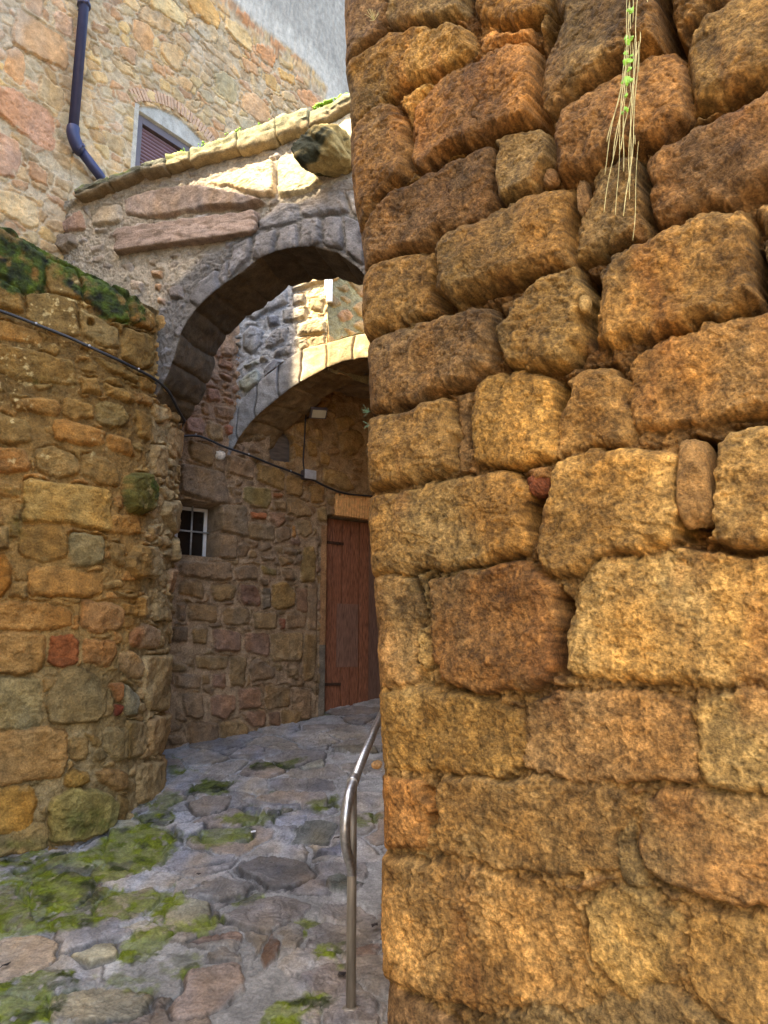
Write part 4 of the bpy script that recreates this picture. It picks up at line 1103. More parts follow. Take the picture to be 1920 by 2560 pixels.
    keep(br.build('brick_arch', M_brick, root, col=(.47, .31, .20), bevel=.004))
    # ---- drainpipe
    dpz = thing('drainpipe', 'dark blue-grey metal rainwater pipe running down the pale house wall, kinked near its foot', 'drainpipe')
    def hw_(x, y, off): 
        s_, z_ = P_house.px(*K1(x, y)); q = P_house.pt(s_) + HN * off; return Vector((q[0], q[1], z_))
    a = hw_(345, 0, .09); b = hw_(285, 590, .09); b.x, b.y = (a.x + b.x) / 2, (a.y + b.y) / 2; a.x, a.y = b.x, b.y
    c = hw_(308, 650, .09); d = hw_(400, 770, .09); d2_ = hw_(440, 830, .09)
    m = MB(); m.tube([Vector((a.x, a.y, 10.4)), b + Z * .03], .041, 18); m.build('pipe', M_pipe, dpz, smooth=True)
    pp = smooth_path([b + Z * .05, b - Z * .02, c + (c - b) * .2, c + (d - c) * .15], 3); m = MB(); m.tube(pp, .052, 18); m.build('elbow', M_pipe, dpz, smooth=True)
    m = MB(); m.tube([c + (d - c) * .1, d, d2_], .041, 18); m.build('pipe', M_pipe, dpz, smooth=True)
    for q, ax in ((Vector((a.x, a.y, hw_(337, 45, 0).z)), Z), (c + (d - c) * .08, (d - c).normalized()), (Vector((a.x, a.y, 9.0)), Z)):
        m = MB(); m.tube([q - ax * .014, q + ax * .014], .056, 18); m.tube([q, q - n * .09], .008, 8); m.ball(q + n * .056, .011, 8, 6); m.build('bracket', M_pipe, dpz, smooth=True)
build_house()

# ================================================================== FRONT ARCH
arch_stones = S(P_arch, K1, '''
385,890 520,880 530,960 400,980 |col=(.34,.27,.18)
535,855 700,815 860,800 1100,858 1160,882 1100,908 900,908 700,943 545,930 |col=(.28,.205,.15) prot=.045 w=.03
880,790 1000,740 1190,690 1190,850 1110,850 1000,808 |col=(.50,.38,.22) prot=.03
1195,700 1280,650 1330,740 1400,790 1330,830 1200,860 |col=(.50,.40,.22)
1330,560 1420,540 1540,480 1540,640 1400,600 |col=(.5,.42,.28)
1420,800 1540,760 1560,820 1430,850
265,810 350,770 440,780 360,860 270,930 |col=(.20,.17,.12)
250,980 350,905 375,990 250,1010 |col=(.31,.20,.14)
''') + S(P_arch, K2, '''
1120,100 1210,10 1290,20 1300,90 1210,120 1130,130
1210,130 1290,100 1290,205 1200,225
1110,150 1200,130 1190,235 1090,262
1010,205 1090,160 1080,265 985,345
955,290 1005,255 975,365 948,345
870,360 945,305 955,375 880,480 820,430
1310,92 1390,82 1390,198 1300,203
1400,80 1480,70 1490,215 1400,198
1490,70 1560,100 1575,290 1500,235
1290,20 1400,-60 1480,-60 1520,60 1310,80
1480,-50 1600,-40 1620,80 1530,70
650,310 700,300 700,335 660,330 |col=(.36,.22,.12)
670,360 700,365 690,395 665,385 |col=(.36,.22,.12)
680,420 720,430 715,455 680,445 |col=(.36,.22,.12)
720,380 790,370 800,430 740,430 |col=(.28,.19,.11)
205,180 260,150 330,150 330,200 280,230 210,220 |col=(.22,.16,.10) prot=.06
560,340 620,360 610,400 560,380
''')
arch_root = thing('stone_arch', 'front stone arch over the alley under a sloping lichen-covered coping', 'arch', (-1.0, 5.4, 0))
AN = np.array([-.324, -.946]); AN3 = Vector((AN[0], AN[1], 0)); AD3 = Vector((.946, -.324, 0))
def ap_(u, v, off=0.):
    s, z = P_arch.px(u, v); q = P_arch.pt(s) + AN * off; return Vector((q[0], q[1], z))
def ruled(planP, LP, UP, back, n_front, n_sof, n_back, nc, thick_dir, NN, args, top_back=None, prof_round=8):
    """closed arch body: back face, soffit, front face; LP lower (s,z) polyline, UP upper (s,z) polyline"""
    LP = np.array(LP); UP = np.array(UP)
    lc = chaikin(LP, 2, closed=False); uc = chaikin(UP, 2, closed=False)
    seg = np.hypot(*np.diff(lc, axis=0).T); t = np.concatenate([[0], np.cumsum(seg)]); t /= t[-1]; g = np.linspace(0, 1, nc)
    Lx, Lz = np.interp(g, t, lc[:, 0]), np.interp(g, t, lc[:, 1]); Ux, Uz = np.interp(g, t, uc[:, 0]), np.interp(g, t, uc[:, 1])
    rows = []
    arc = g * np.sum(seg)
    lt = np.gradient(Lx), np.gradient(Lz); ln = np.hypot(*lt); # soffit normal in the wall plane: pointing down/inside
    nx, nz = lt[1] / ln, -lt[0] / ln
    T = back
    def P3(s, z, depth): 
        q = planP.pt(s) + np.asarray(thick_dir) * depth; return np.stack([q[:, 0], q[:, 1], z], -1)
    dirx = planP.d[0]
    sofn = np.stack([dirx[0] * nx, dirx[1] * nx, nz], -1); fn = np.tile([NN[0], NN[1], 0.], (nc, 1)); bn = -fn
    for r in np.linspace(1, 0, n_back, endpoint=False):
        s = Lx + (Ux - Lx) * r; z = Lz + (Uz - Lz) * r; rows.append((P3(s, z, T), bn, s + 31, z, 0))
    for r in np.linspace(1, 0, n_sof, endpoint=False):
        k = abs(r - .5) * 2; w = max(0, (k - .8) / .2) * .5; o = fn if r < .5 else bn
        rows.append((P3(Lx, Lz, T * r), sofn * (1 - w) + o * w, arc + 60, np.full(nc, T * r), 1))
    for i, r in enumerate(np.linspace(0, 1, n_front)):
        s = Lx + (Ux - Lx) * r; z = Lz + (Uz - Lz) * r; w = max(0, 1 - i / prof_round) * .5
        rows.append((P3(s, z, 0), fn * (1 - w) + sofn * w, s, z, 2))
    P = np.stack([r[0] for r in rows], 1); N = np.stack([r[1] for r in rows], 1)
    A = np.stack([r[2] for r in rows], 1); B = np.stack([r[3] for r in rows], 1); kind = np.tile([r[4] for r in rows], (nc, 1))
    N = N / np.linalg.norm(N, axis=-1, keepdims=True)
    return P, N, A, B, kind
def build_arch():
    pairs = [(100, 830, 140, 520), (230, 930, 175, 505), (330, 1030, 215, 490), (392, 990, 255, 475), (428, 915, 300, 460), (451, 823, 350, 442), (490, 770, 405, 425), (522, 737, 450, 412), (562, 706, 500, 398),
             (603, 680, 550, 388), (640, 648, 600, 378), (680, 628, 650, 360), (723, 616, 700, 345), (780, 611, 760, 325), (830, 620, 820, 300), (870, 645, 870, 280), (906, 676, 900, 268), (960, 745, 960, 240), (1040, 860, 1040, 200), (1110, 1010, 1110, 160)]
    LP = [P_arch.px(a, b) for a, b, c, d in pairs]; UP = [P_arch.px(c, d) for a, b, c, d in pairs]
    P, N, A, B, kind = ruled(P_arch, LP, UP, .47, 240, 60, 40, 640, FB, AN, None)
    H, C, ins, D = masonry(A, B, arch_stones, [(.27, .22, .17), (.25, .215, .18), (.29, .24, .19), (.24, .195, .15)],
                           (.31, .26, .19), w=.03, prot=.022, rec=.008, warp=.012, wsc=.09,
                           fill=dict(cw=.14, ch=.09, gap=.02, prot=.014, w=.03, skip=.45), lump=.014, mid=.006, fine=.003, mort=.010, seed=17, blotch=.25, pit=.002, smear=.7)
    # grey voussoir ring: measured from the intrados on the front face
    lc = chaikin(np.array(LP), 2, closed=False); 
    dl = np.full(A.shape, 9.)
    for (x0, y0), (x1, y1) in zip(lc[:-1], lc[1:]):
        ex, ey = x1 - x0, y1 - y0; l = ex * ex + ey * ey + 1e-9; t = np.clip(((A - x0) * ex + (B - y0) * ey) / l, 0, 1); dl = np.minimum(dl, np.hypot(A - x0 - ex * t, B - y0 - ey * t))
    ring = (kind == 2) * (1 - ss(.24, .34, dl + .04 * fbm(A, B, .1, 2, 531))) 
    C = C * (1 - .8 * ring[..., None]) + np.array([.112, .110, .112]) * .8 * ring[..., None] * (1 + .45 * fbm(A, B, .10, 4, 533))[..., None] * (.75 + .4 * ins)[..., None]; H = H + .018 * ring
    # soffit: voussoir joints across, brown stone with the underside's shade put into its colour
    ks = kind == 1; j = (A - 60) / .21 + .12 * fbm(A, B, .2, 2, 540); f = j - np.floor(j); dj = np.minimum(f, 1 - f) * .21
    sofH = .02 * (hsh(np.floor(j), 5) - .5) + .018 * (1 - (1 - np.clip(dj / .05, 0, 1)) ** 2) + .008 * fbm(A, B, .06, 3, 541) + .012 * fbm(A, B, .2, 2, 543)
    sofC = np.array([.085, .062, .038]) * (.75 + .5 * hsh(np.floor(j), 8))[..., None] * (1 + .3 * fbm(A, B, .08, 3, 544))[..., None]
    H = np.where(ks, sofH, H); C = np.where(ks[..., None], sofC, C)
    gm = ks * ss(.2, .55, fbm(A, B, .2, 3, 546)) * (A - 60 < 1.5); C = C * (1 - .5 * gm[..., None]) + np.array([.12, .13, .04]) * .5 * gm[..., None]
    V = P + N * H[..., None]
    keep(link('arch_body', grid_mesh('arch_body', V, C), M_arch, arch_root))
    # long protruding slab under the spandrel
    a, b = K1(490, 1050), K1(1112, 965)
    c = ap_(*K1(805, 1012), -.03); e0 = ap_(*K1(495, 1055)); e1 = ap_(*K1(1112, 968)); ax = (e1 - e0) / 2
    hz = (ap_(*K1(800, 960)).z - ap_(*K1(800, 1068)).z) / 2
    keep(rock('projecting_slab', M_arch, arch_root, c + Vector((0, 0, 0)), ax, AN3 * .10, Vector((0, 0, hz * .9)), (.25, .18, .135), 41, 110, 14, .08, None, .014))
    # corbel stub
    c = ap_(*K1(1440, 700), .08); up = (ap_(*K1(1400, 590)).z - ap_(*K1(1400, 755)).z) / 2
    keep(rock('projecting_stub', M_arch, arch_root, c, AD3 * .165 , (AN3 * .20 - AD3 * .03), Vector((0, 0, up * .82)), (.33, .25, .10), 47, 80, 4.2, .34, moss=(.035, .035, .018, -.12, 1), fine=.022))
    # coping slabs
    tp = [(340, 850), (430, 808), (500, 782), (620, 738), (730, 702), (800, 680), (910, 645), (1050, 592), (1200, 541), (1250, 517), (1380, 490), (1500, 440), (1560, 415), (1700, 350), (1900, 260)]
    bt = [(370, 890), (500, 838), (640, 787), (750, 763), (840, 742), (900, 722), (1040, 682), (1120, 672), (1200, 642), (1240, 622), (1330, 602), (1440, 552), (1530, 495), (1700, 430), (1900, 350)]
    tx, ty_ = zip(*tp); bx, by = zip(*bt)
    seams = [352, 498, 640, 742, 842, 1045, 1212, 1352, 1545, 1720, 1890]
    for i in range(len(seams) - 1):
        xa, xb = seams[i] + (1 if i else 0), seams[i + 1] - 1; nn = 44; off = .08 + .025 * hsh(i, 3)
        xs = np.linspace(xa, xb, nn)
        T = np.array([ap_(*K1(x, np.interp(x, tx, ty_)), off) for x in xs]); Bm = np.array([ap_(*K1(x, np.interp(x, bx, by) - 11), off) for x in xs])
        e = np.minimum(np.linspace(0, 1, nn), np.linspace(1, 0, nn)); cap = 1 - (1 - np.clip(e / .04, 0, 1)) ** 2
        mid = (T + Bm) / 2; hh = (T - Bm) / 2; dep = .52
        rows = []; fb = np.array([FB[0], FB[1], 0])
        m_ = 40
        for k in range(m_):                                  # rounded-rectangle section, front/top/back/bottom
            a = 2 * math.pi * k / (m_ - 1); ca, sa = math.cos(a), math.sin(a); pw = 7
            r = (abs(ca) ** pw + abs(sa) ** pw) ** (-1 / pw)
            rows.append((mid + hh * (sa * r) * (.82 + .18 * cap)[:, None] + fb * ((1 - ca * r) * .5 * dep) + fb * (1 - cap)[:, None] * .02 * ca, a))
        V = np.stack([r_[0] for r_ in rows], 1); aa = np.tile([r_[1] for r_ in rows], (nn, 1))
        U = np.linspace(xa, xb, nn)[:, None] / 600 + 0 * aa
        nz = fbm(U, aa * .15, .05, 4, 560 + i); nz2 = fbm(U, aa * .15, .16, 3, 580 + i); env = np.minimum(1, np.minimum(np.arange(nn), np.arange(nn)[::-1]) / 2)[:, None]
        sm = np.cos(aa) ; n3 = -fb * sm[..., None] + np.array([0, 0, 1.]) * np.sin(aa)[..., None]
        V = V + n3 * (.016 * nz + .026 * nz2)[..., None] * np.where(np.abs(aa - math.pi) > 3.0, .5, 1)[..., None]
        V[:, -1] = V[:, 0]
        V = np.concatenate([V[:1] * 0 + V[:1].mean(1, keepdims=True), V, V[-1:] * 0 + V[-1:].mean(1, keepdims=True)], 0)
        nz = np.pad(nz, ((1, 1), (0, 0)), 'edge'); nz2 = np.pad(nz2, ((1, 1), (0, 0)), 'edge'); aa = np.pad(aa, ((1, 1), (0, 0)), 'edge'); U = np.pad(U, ((1, 1), (0, 0)), 'edge')
        dark = 1 if i < 3 else .0
        c0 = np.array([.12, .115, .08]) if dark else np.array([.22, .20, .115]); C = c0 * (1 + .55 * nz + .3 * nz2)[..., None]
        mm = ss(-.1, .4, fbm(U * 2, aa * .3, .1, 4, 590 + i)) * ss(.0, .5, np.sin(aa)); C = C * (1 - .6 * mm[..., None]) + np.array([.20, .24, .05]) * .6 * mm[..., None]
        un = ss(.1, .6, -np.sin(aa)); C = C * (1 - .5 * un[..., None]) + np.array([.27, .17, .08]) * .5 * un[..., None]
        keep(link('coping_slab', grid_mesh('coping_slab', V, C, flip=True), M_arch, arch_root))
    # bright cushion of moss on the coping near the right wall
    mb = MB()
    for i in range(70):
        x = 1370 + 150 * random.random(); p = ap_(*K1(x, np.interp(x, tx, ty_) - 1), .08 - .05 * random.random()); r = random.uniform(.006, .016)
        mb.ball(p, r, 7, 5, (1, 1, .8))
    for i in range(40):
        x = random.choice([800, 830, 900, 1000, 1050, 1130, 1200]) + random.uniform(-25, 25); p = ap_(*K1(x, np.interp(x, tx, ty_) + 2), .10 - .05 * random.random()); mb.ball(p, random.uniform(.004, .010), 7, 5)
    o = keep(mb.build('moss', M_leaf, arch_root, smooth=True)); o['kind'] = 'stuff'
build_arch()

# ================================================================== INNER ARCH
in_stones = S(P_in, K3, '''
610,700 660,640 770,660 750,780 680,850 610,800
790,560 880,550 890,630 800,640
780,750 850,650 950,660 930,740 840,790 780,800 |pit=.01
900,510 1000,500 1010,600 910,610
620,560 800,440 940,380 950,470 780,540 700,590
850,810 970,780 980,850 830,870
735,860 800,850 805,900 740,900
610,930 720,880 730,920 640,960 |col=(.30,.31,.26)
760,960 850,880 930,900 900,990 780,1050
580,1040 720,940 750,1050 640,1130 590,1100 |col=(.31,.33,.28)
630,1185 840,1065 870,1150 750,1250 670,1325 |prot=.02
555,1250 618,1205 665,1330 560,1470 |prot=.02
870,1060 960,900 1050,900 1072,1010 960,1085 |prot=.02
975,345 1230,262 1228,312 980,385
980,400 1070,392 1070,472 980,482
1120,432 1225,422 1200,540 1115,520
975,512 1090,482 1080,572 1010,600 980,590
1010,620 1190,572 1225,602 1220,690 1010,710
1100,722 1220,702 1220,780 1100,820
1000,742 1090,722 1090,800 1040,830
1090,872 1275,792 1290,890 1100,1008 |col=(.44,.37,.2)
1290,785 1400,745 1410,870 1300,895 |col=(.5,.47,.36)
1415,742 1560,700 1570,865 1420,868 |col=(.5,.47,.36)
''')
in_root = thing('stone_archway', 'lower stone arch seen through the front arch, shaded left and sunlit upper right', 'arch', (-.6, 6.9, 0))
TDIR = np.array([.64, .76]); TDIR = TDIR / np.hypot(*TDIR)
def build_inner():
    IN = P_in.nr(1.0)
    cs = P_in.px(818, 800)[0]
    low = [(560, 1160), (585.7, 1106), (616, 1062), (653, 1025), (694, 992), (724, 968), (765, 944), (835, 907), (883, 894), (930, 890), (1010, 905), (1090, 950), (1150, 1020)]
    LP = [P_in.px(*q) for q in low]
    ztop = 3.9 + CZ
    led = [(812, 863), (866, 845), (906, 833), (1010, 830), (1090, 850), (1170, 900)]
    led = [P_in.px(*q) for q in led]
    UP = []
    for s, z in LP: UP.append((s, float(np.interp(s, [q[0] for q in led], [q[1] for q in led]))) if s > cs else (s, z + .30))
    args = dict(pal=[(.20, .205, .21), (.225, .215, .20), (.18, .18, .185), (.24, .235, .22)], mcol=(.30, .315, .33), w=.035, prot=.03, rec=.008, warp=.010, wsc=.07,
                fill=dict(cw=.15, ch=.10, gap=.018, prot=.016, w=.03, skip=.4), lump=.012, mid=.006, fine=.003, mort=.008, seed=19, blotch=.25, pit=.003, smear=.6)
    def sun_tint(A, B, C):  # cool grey left, warm paler right: shade and sun put into the colour
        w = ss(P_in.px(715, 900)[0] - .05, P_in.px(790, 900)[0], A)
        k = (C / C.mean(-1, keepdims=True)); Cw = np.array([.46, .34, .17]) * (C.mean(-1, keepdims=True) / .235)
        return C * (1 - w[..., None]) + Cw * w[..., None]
    P, N, A, B, kind = ruled(P_in, LP, UP, .42, 110, 60, 20, 420, TDIR, IN, None)
    H, C, ins, D = masonry(A, B, in_stones, **args)
    srow = np.argmax(kind[0] == 1); arc = (A[:, srow] - 60)[:, None] + 0 * A; rad = np.linspace(0, 1, int((kind[0] == 2).sum()))
    rad = np.concatenate([np.zeros(A.shape[1] - len(rad)), rad])[None] + 0 * A
    jv = arc / .27 + .10 * fbm(A, B, .2, 2, 645); fv = jv - np.floor(jv); dv = np.minimum(np.minimum(fv, 1 - fv) * .27, (1 - rad) * .28 + .0)
    Hv = .028 * (1 - (1 - np.clip(dv / .022, 0, 1)) ** 2) + .012 * (hsh(np.floor(jv), 15) - .5) + .006 * fbm(A, B, .06, 3, 646) + .006 * fbm(A, B, .15, 2, 647)
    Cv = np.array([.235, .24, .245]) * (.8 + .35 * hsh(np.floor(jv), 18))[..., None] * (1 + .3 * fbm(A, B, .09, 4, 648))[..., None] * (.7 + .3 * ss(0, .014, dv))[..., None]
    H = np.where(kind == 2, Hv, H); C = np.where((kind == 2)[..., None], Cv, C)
    C = np.where((kind == 2)[..., None], sun_tint(A, B, C), C)
    ks = kind == 1; j = (A - 60) / .24 + .1 * fbm(A, B, .2, 2, 640); f = j - np.floor(j); dj = np.minimum(f, 1 - f) * .24
    sofH = .025 * (hsh(np.floor(j), 5) - .5) + .015 * (1 - (1 - np.clip(dj / .05, 0, 1)) ** 2) + .010 * fbm(A, B, .06, 3, 641) + .02 * fbm(A, B, .2, 2, 643)
    sofC = np.array([.17, .11, .05]) * (.75 + .5 * hsh(np.floor(j), 8))[..., None] * (1 + .3 * fbm(A, B, .08, 3, 644))[..., None]
    H = np.where(ks, sofH, H); C = np.where(ks[..., None], sofC, C)
    keep(link('arch_body', grid_mesh('arch_body', P + N * H[..., None], C), M_arch, in_root))
    # wall above the arch, left of the corner, then the return face running back
    lpS = np.array([q[0] for q in LP]); upZ = np.array([q[1] for q in UP]); 
    s = np.concatenate([np.arange(-.05, cs, .0072), [cs]]); t = np.linspace(0, 1, 250)
    Sg, T = np.meshgrid(s, t, indexing='ij'); zb = np.interp(Sg, lpS, upZ) - .004; Z = zb + (ztop - zb) * T
    H, C, ins, D = masonry(Sg, Z, in_stones, **args); C = sun_tint(Sg, Z, C); H = H + .0
    xy = P_in.pt(Sg); V1 = np.stack([xy[..., 0] + IN[0] * H, xy[..., 1] + IN[1] * H, Z], -1)
    e = np.arange(.0072, 2.6, .009); Eg, T = np.meshgrid(e, t, indexing='ij'); c = P_in.pt(cs); rd = np.array([.72, .69]); rd = rd / np.hypot(*rd); rn = np.array([rd[1], -rd[0]])
    zb2 = led[0][1] - .25; Z2 = zb2 + (ztop - .10 - zb2) * T
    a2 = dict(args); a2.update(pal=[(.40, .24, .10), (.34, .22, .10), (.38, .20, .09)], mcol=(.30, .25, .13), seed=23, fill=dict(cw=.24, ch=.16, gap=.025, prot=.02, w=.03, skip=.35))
    H2, C2, i2, D2 = masonry(Eg + 9, Z2, [], **a2)
    mm = ss(.0, .25, Z2 - (ztop - .42) + .15 * fbm(Eg, Z2, .15, 3, 652)); C2 = C2 * (1 - .55 * mm[..., None]) + np.array([.20, .20, .07]) * .55 * mm[..., None]
    V2 = np.stack([c[0] + rd[0] * Eg + rn[0] * H2, c[1] + rd[1] * Eg + rn[1] * H2, Z2], -1)
    V = np.concatenate([V1, V2], 0); C = np.concatenate([C, C2], 0)
    tb = V[:, -1:].copy(); tb[..., 0] -= .3; tb[..., 1] += .3; V = np.concatenate([V, tb], 1); C = np.concatenate([C, C[:, -1:]], 1)
    keep(link('upper_wall', grid_mesh('upper_wall', V, C), M_arch, in_root))
    # ledge on top of the arch, right of the corner
    sl = np.linspace(cs - .1, led[-1][0], 160); dd = np.linspace(-.01, .9, 50); Sg, Dd = np.meshgrid(sl, dd, indexing='ij')
    zz = np.interp(Sg, [q[0] for q in led], [q[1] for q in led]); H, C, ins, D = masonry(Sg, Dd, [], **a2)
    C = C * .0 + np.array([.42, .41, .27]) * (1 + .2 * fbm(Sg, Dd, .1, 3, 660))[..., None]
    xy = P_in.pt(Sg) + TDIR * Dd[..., None]; V = np.stack([xy[..., 0], xy[..., 1], zz + H * .5 + .012], -1)
    keep(link('ledge', grid_mesh('ledge', V, C), M_arch, in_root))
    # rough slab ceiling behind the arch
    n1, n2 = 150, 130; a = np.linspace(-.35, 2.6, n1); b = np.linspace(.38, 2.1, n2); Ag, Bg = np.meshgrid(a, b, indexing='ij')
    j = Bg / .42 + .15 * fbm(Ag, Bg, .5, 2, 671); k = np.floor(j); f = j - k; dj = np.minimum(f, 1 - f) * .42
    Hc = -.05 * (hsh(k, 3) - .5) - .05 * (1 - (1 - np.clip(dj / .06, 0, 1)) ** 2) - .03 * fbm(Ag, Bg, .15, 4, 672)
    q = P_in.pt(np.array([.15]))[0]; xy = q + np.array([.995, -.09]) * Ag[..., None] + TDIR * Bg[..., None]
    V = np.stack([xy[..., 0], xy[..., 1], 2.78 + CZ + Hc + .0 * Ag], -1)
    C = np.array([.22, .15, .08]) * (1 + .3 * fbm(Ag, Bg, .2, 4, 674))[..., None] * (.8 + .4 * hsh(k, 9))[..., None]
    keep(link('ceiling_slabs', grid_mesh('ceiling_slabs', V, C, flip=True), M_arch, in_root))
    rf = MB(); o = Vector((q[0], q[1], 2.86 + CZ)); rf.box(o + Vector((*(TDIR * .45), 0)) - Vector((.3, 0, 0)), Vector((2.9, -.25, 0)), Vector((*(TDIR * 1.7), 0)), Vector((0, 0, .1))); keep(rf.build('roof_slab', M_plain, in_root))
    # white strip at the corner
    c3 = Vector((c[0], c[1], 0)); zt, zb = P_in.px(822, 670)[1], P_in.px(822, 758)[1]; n3 = Vector((IN[0], IN[1], 0))
    m = MB(); m.box(c3 + n3 * .045 + Vector((-.005, 0, zb)), Vector((.055, -.003, 0)), n3 * -.03, Vector((0, 0, zt - zb + .35))); m.tube([c3 + n3 * .07 + Vector((-.012, 0, zb + .05)), c3 + n3 * .07 + Vector((-.012, 0, zt + .35))], .006, 8)
    o = m.build('corner_strip', M_white, None, bevel=.004); tag(o, 'short white vertical strip fixed at the sunlit corner above the inner arch', 'pipe')
    # wire netting beyond the corner
    wn_ = MB(); r3 = Vector((rd[0], rd[1], 0)); n4 = Vector((rn[0], rn[1], 0)); o0 = c3 + r3 * .25 - n4 * .12 + Vector((0, 0, ztop - .13))
    for i in range(26): wn_.tube([o0 + r3 * (i * .075), o0 + r3 * (i * .075) + Vector((0, 0, 1.0))], .0035, 5)
    for i in range(15): wn_.tube([o0 + Vector((0, 0, i * .07)), o0 + r3 * 1.9 + Vector((0, 0, i * .07))], .0035, 5)
    o = wn_.build('wire_netting', M_net, None); tag(o, 'fine wire netting standing above the mossy corner wall under the front arch', 'netting')
build_inner()

# ================================================================== CABLES, LAMP, BOX
def left_pt(x, y, off): 
    s, z = P_left.px(*K2(x, y)); q = P_left.pt(s) + P_left.nr(s) * off; return Vector((q[0], q[1], z))
cb = thing('electric_cable', 'black electric cable clipped across the mossy left wall and on along the alley house', 'cable')
path = [left_pt(x, y, .045) for x, y in ((-300, 400), (-100, 455), (0, 490), (80, 518), (160, 550), (290, 600), (385, 645), (480, 690), (580, 740), (640, 772))]
path += [left_pt(x, y, .06) for x, y in ((680, 810), (710, 850), (735, 905), (765, 955))]
path2 = [bk(K3, x, y, .05) for x, y in ((60, 1440), (120, 1465), (250, 1455), (330, 1480), (450, 1540), (640, 1600), (800, 1668), (950, 1722), (1035, 1755), (1110, 1780), (1200, 1830), (1340, 1888), (1530, 1902), (1700, 1915))]
m = MB(); m.tube(smooth_path(path, 2), .011, 8); m.build('cable_run', M_cable, cb, smooth=True)
m = MB(); m.tube(smooth_path([path[-1], left_pt(790, 1000, .05)] + path2[:1] + path2, 2), .010, 8); m.build('cable_run', M_cable, cb, smooth=True)
for q in (path[4], path[6], path[8], path[1], path2[2], path2[5], path2[7]):
    m = MB(); m.ball(q + Vector((0, -.006, .006)), .009, 8, 6); m.build('clip', M_bar, cb, smooth=True)
lc = MB(); lc.tube(smooth_path([bk(K3, x, y, .035) for x, y in ((1068, 1300), (1062, 1360), (1060, 1420), (1056, 1500), (1052, 1560), (1046, 1640), (1052, 1700), (1060, 1740))], 2), .007, 8)
tag(lc.build('lamp_cable', M_cable, None, smooth=True), 'thin black wire hanging from the floodlight down to the white junction box', 'cable')
n2 = Vector((BN[0], BN[1], 0)); d2 = Vector((BD[0], BD[1], 0)); Zv = Vector((0, 0, 1))
jb = thing('junction_box', 'small white junction box on the cable line above the red-brown door', 'junction box', bk(K3, 1040, 1775, 0))
a = bk(K3, 1040, 1775, 0); w = (bk(K3, 1108, 1760, 0) - a).length
hh = bk(K3, 1040, 1715, 0).z - a.z + .01
m = MB(); m.box(Vector((0, 0, 0)), d2 * (w + .02), n2 * .075, Zv * hh); m.build('housing', M_frame, jb, bevel=.005)
m = MB(); m.box(n2 * .0755, d2 * (w + .02), n2 * .012, Zv * hh); m.build('lid', M_bar, jb, bevel=.004)
fl0 = bk(K3, 1088, 1325, .22); fl = thing('floodlight', 'small square floodlight under the inner arch above the niche window', 'lamp', fl0)
nv = (n2 * .75 - Zv * .62 - d2 * .1).normalized(); xv = (d2 * .93 + Zv * .22); xv = (xv - nv * xv.dot(nv)).normalized(); yv = nv.cross(xv)
m = MB(); m.box(-xv * .085 - yv * .055 - nv * .03, xv * .17, yv * .11, nv * .045); m.build('housing', M_frame, fl, bevel=.008)
m = MB(); m.box(-xv * .07 - yv * .04 + nv * .0155, xv * .14, yv * .08, nv * .006); m.build('lens', M_lens, fl, bevel=.002)
m = MB(); m.tube([-nv * .03, -nv * .03 - n2 * .10, -n2 * .25], .010, 8); m.box(-n2 * .245 - Zv * .03 - d2 * .03, d2 * .06, n2 * .012, Zv * .06); m.build('bracket', M_iron, fl)
for i in range(5):
    pass

# ================================================================== HANDRAIL
hx, hy = g_px(877, 2536); hz0 = float(gz(hx, hy))
hr = thing('handrail', 'metal tube handrail whose end curls down onto its post beside the big right wall', 'handrail', (hx, hy, hz0))
def hy_(u, v, y=None): 
    y = y or hy; rx, rz = ray(u, v); return Vector((rx * y - hx, y - hy, rz * y + CZ - hz0))
topz = hy_(877, 1950).z
vt = [Vector((0, 0, -.1)), Vector((0, 0, topz))]
m = MB(); m.tube([Vector((0, 0, -.1)), Vector((0, 0, hy_(877, 2130).z)), Vector((.001, .005, topz - .02))], [.0205, .0205, .018], 18); m.build('post', M_steel2, hr, smooth=True)
r0 = hy_(876, 1948, hy + .01)
far = Vector((.30, 1.9, 1.9 * .24 + topz + .05))
m = MB(); m.tube([Vector((.004, .02, topz - .01)), Vector((.09, .62, topz + .165)), Vector((.42, 2.9, topz + .72))], .0205, 18); m.build('rail', M_steel, hr, smooth=True)
p = [Vector((.005, .03, topz)), Vector((-.002, -.02, topz - .02)), Vector((-.014, -.075, topz - .06)), Vector((-.026, -.11, topz - .14)), Vector((-.026, -.10, topz - .23)), Vector((-.015, -.05, topz - .30)), Vector((-.004, -.018, topz - .345)), Vector((0, 0, topz - .38))]
m = MB(); m.tube(smooth_path(p, 3), .0215, 18); m.build('curled_end', M_steel, hr, smooth=True)
m = MB(); m.tube([Vector((.006, .035, topz + .004)), Vector((.000, -.008, topz - .012))], .0262, 18); m.build('collar', M_steel, hr, smooth=True, bevel=.003)
k = hy_(865, 2135, hy - .045); m = MB(); m.ball(k, .021, 14, 10); m.tube([k, Vector((0, 0, k.z))], .012, 8); m.build('knob', M_white, hr, smooth=True)
m = MB(); m.tube([Vector((0, 0, .0)), Vector((0, 0, .03))], [.055, .032], 18); m.build('base_flange', M_steel2, hr, smooth=False, bevel=.003)

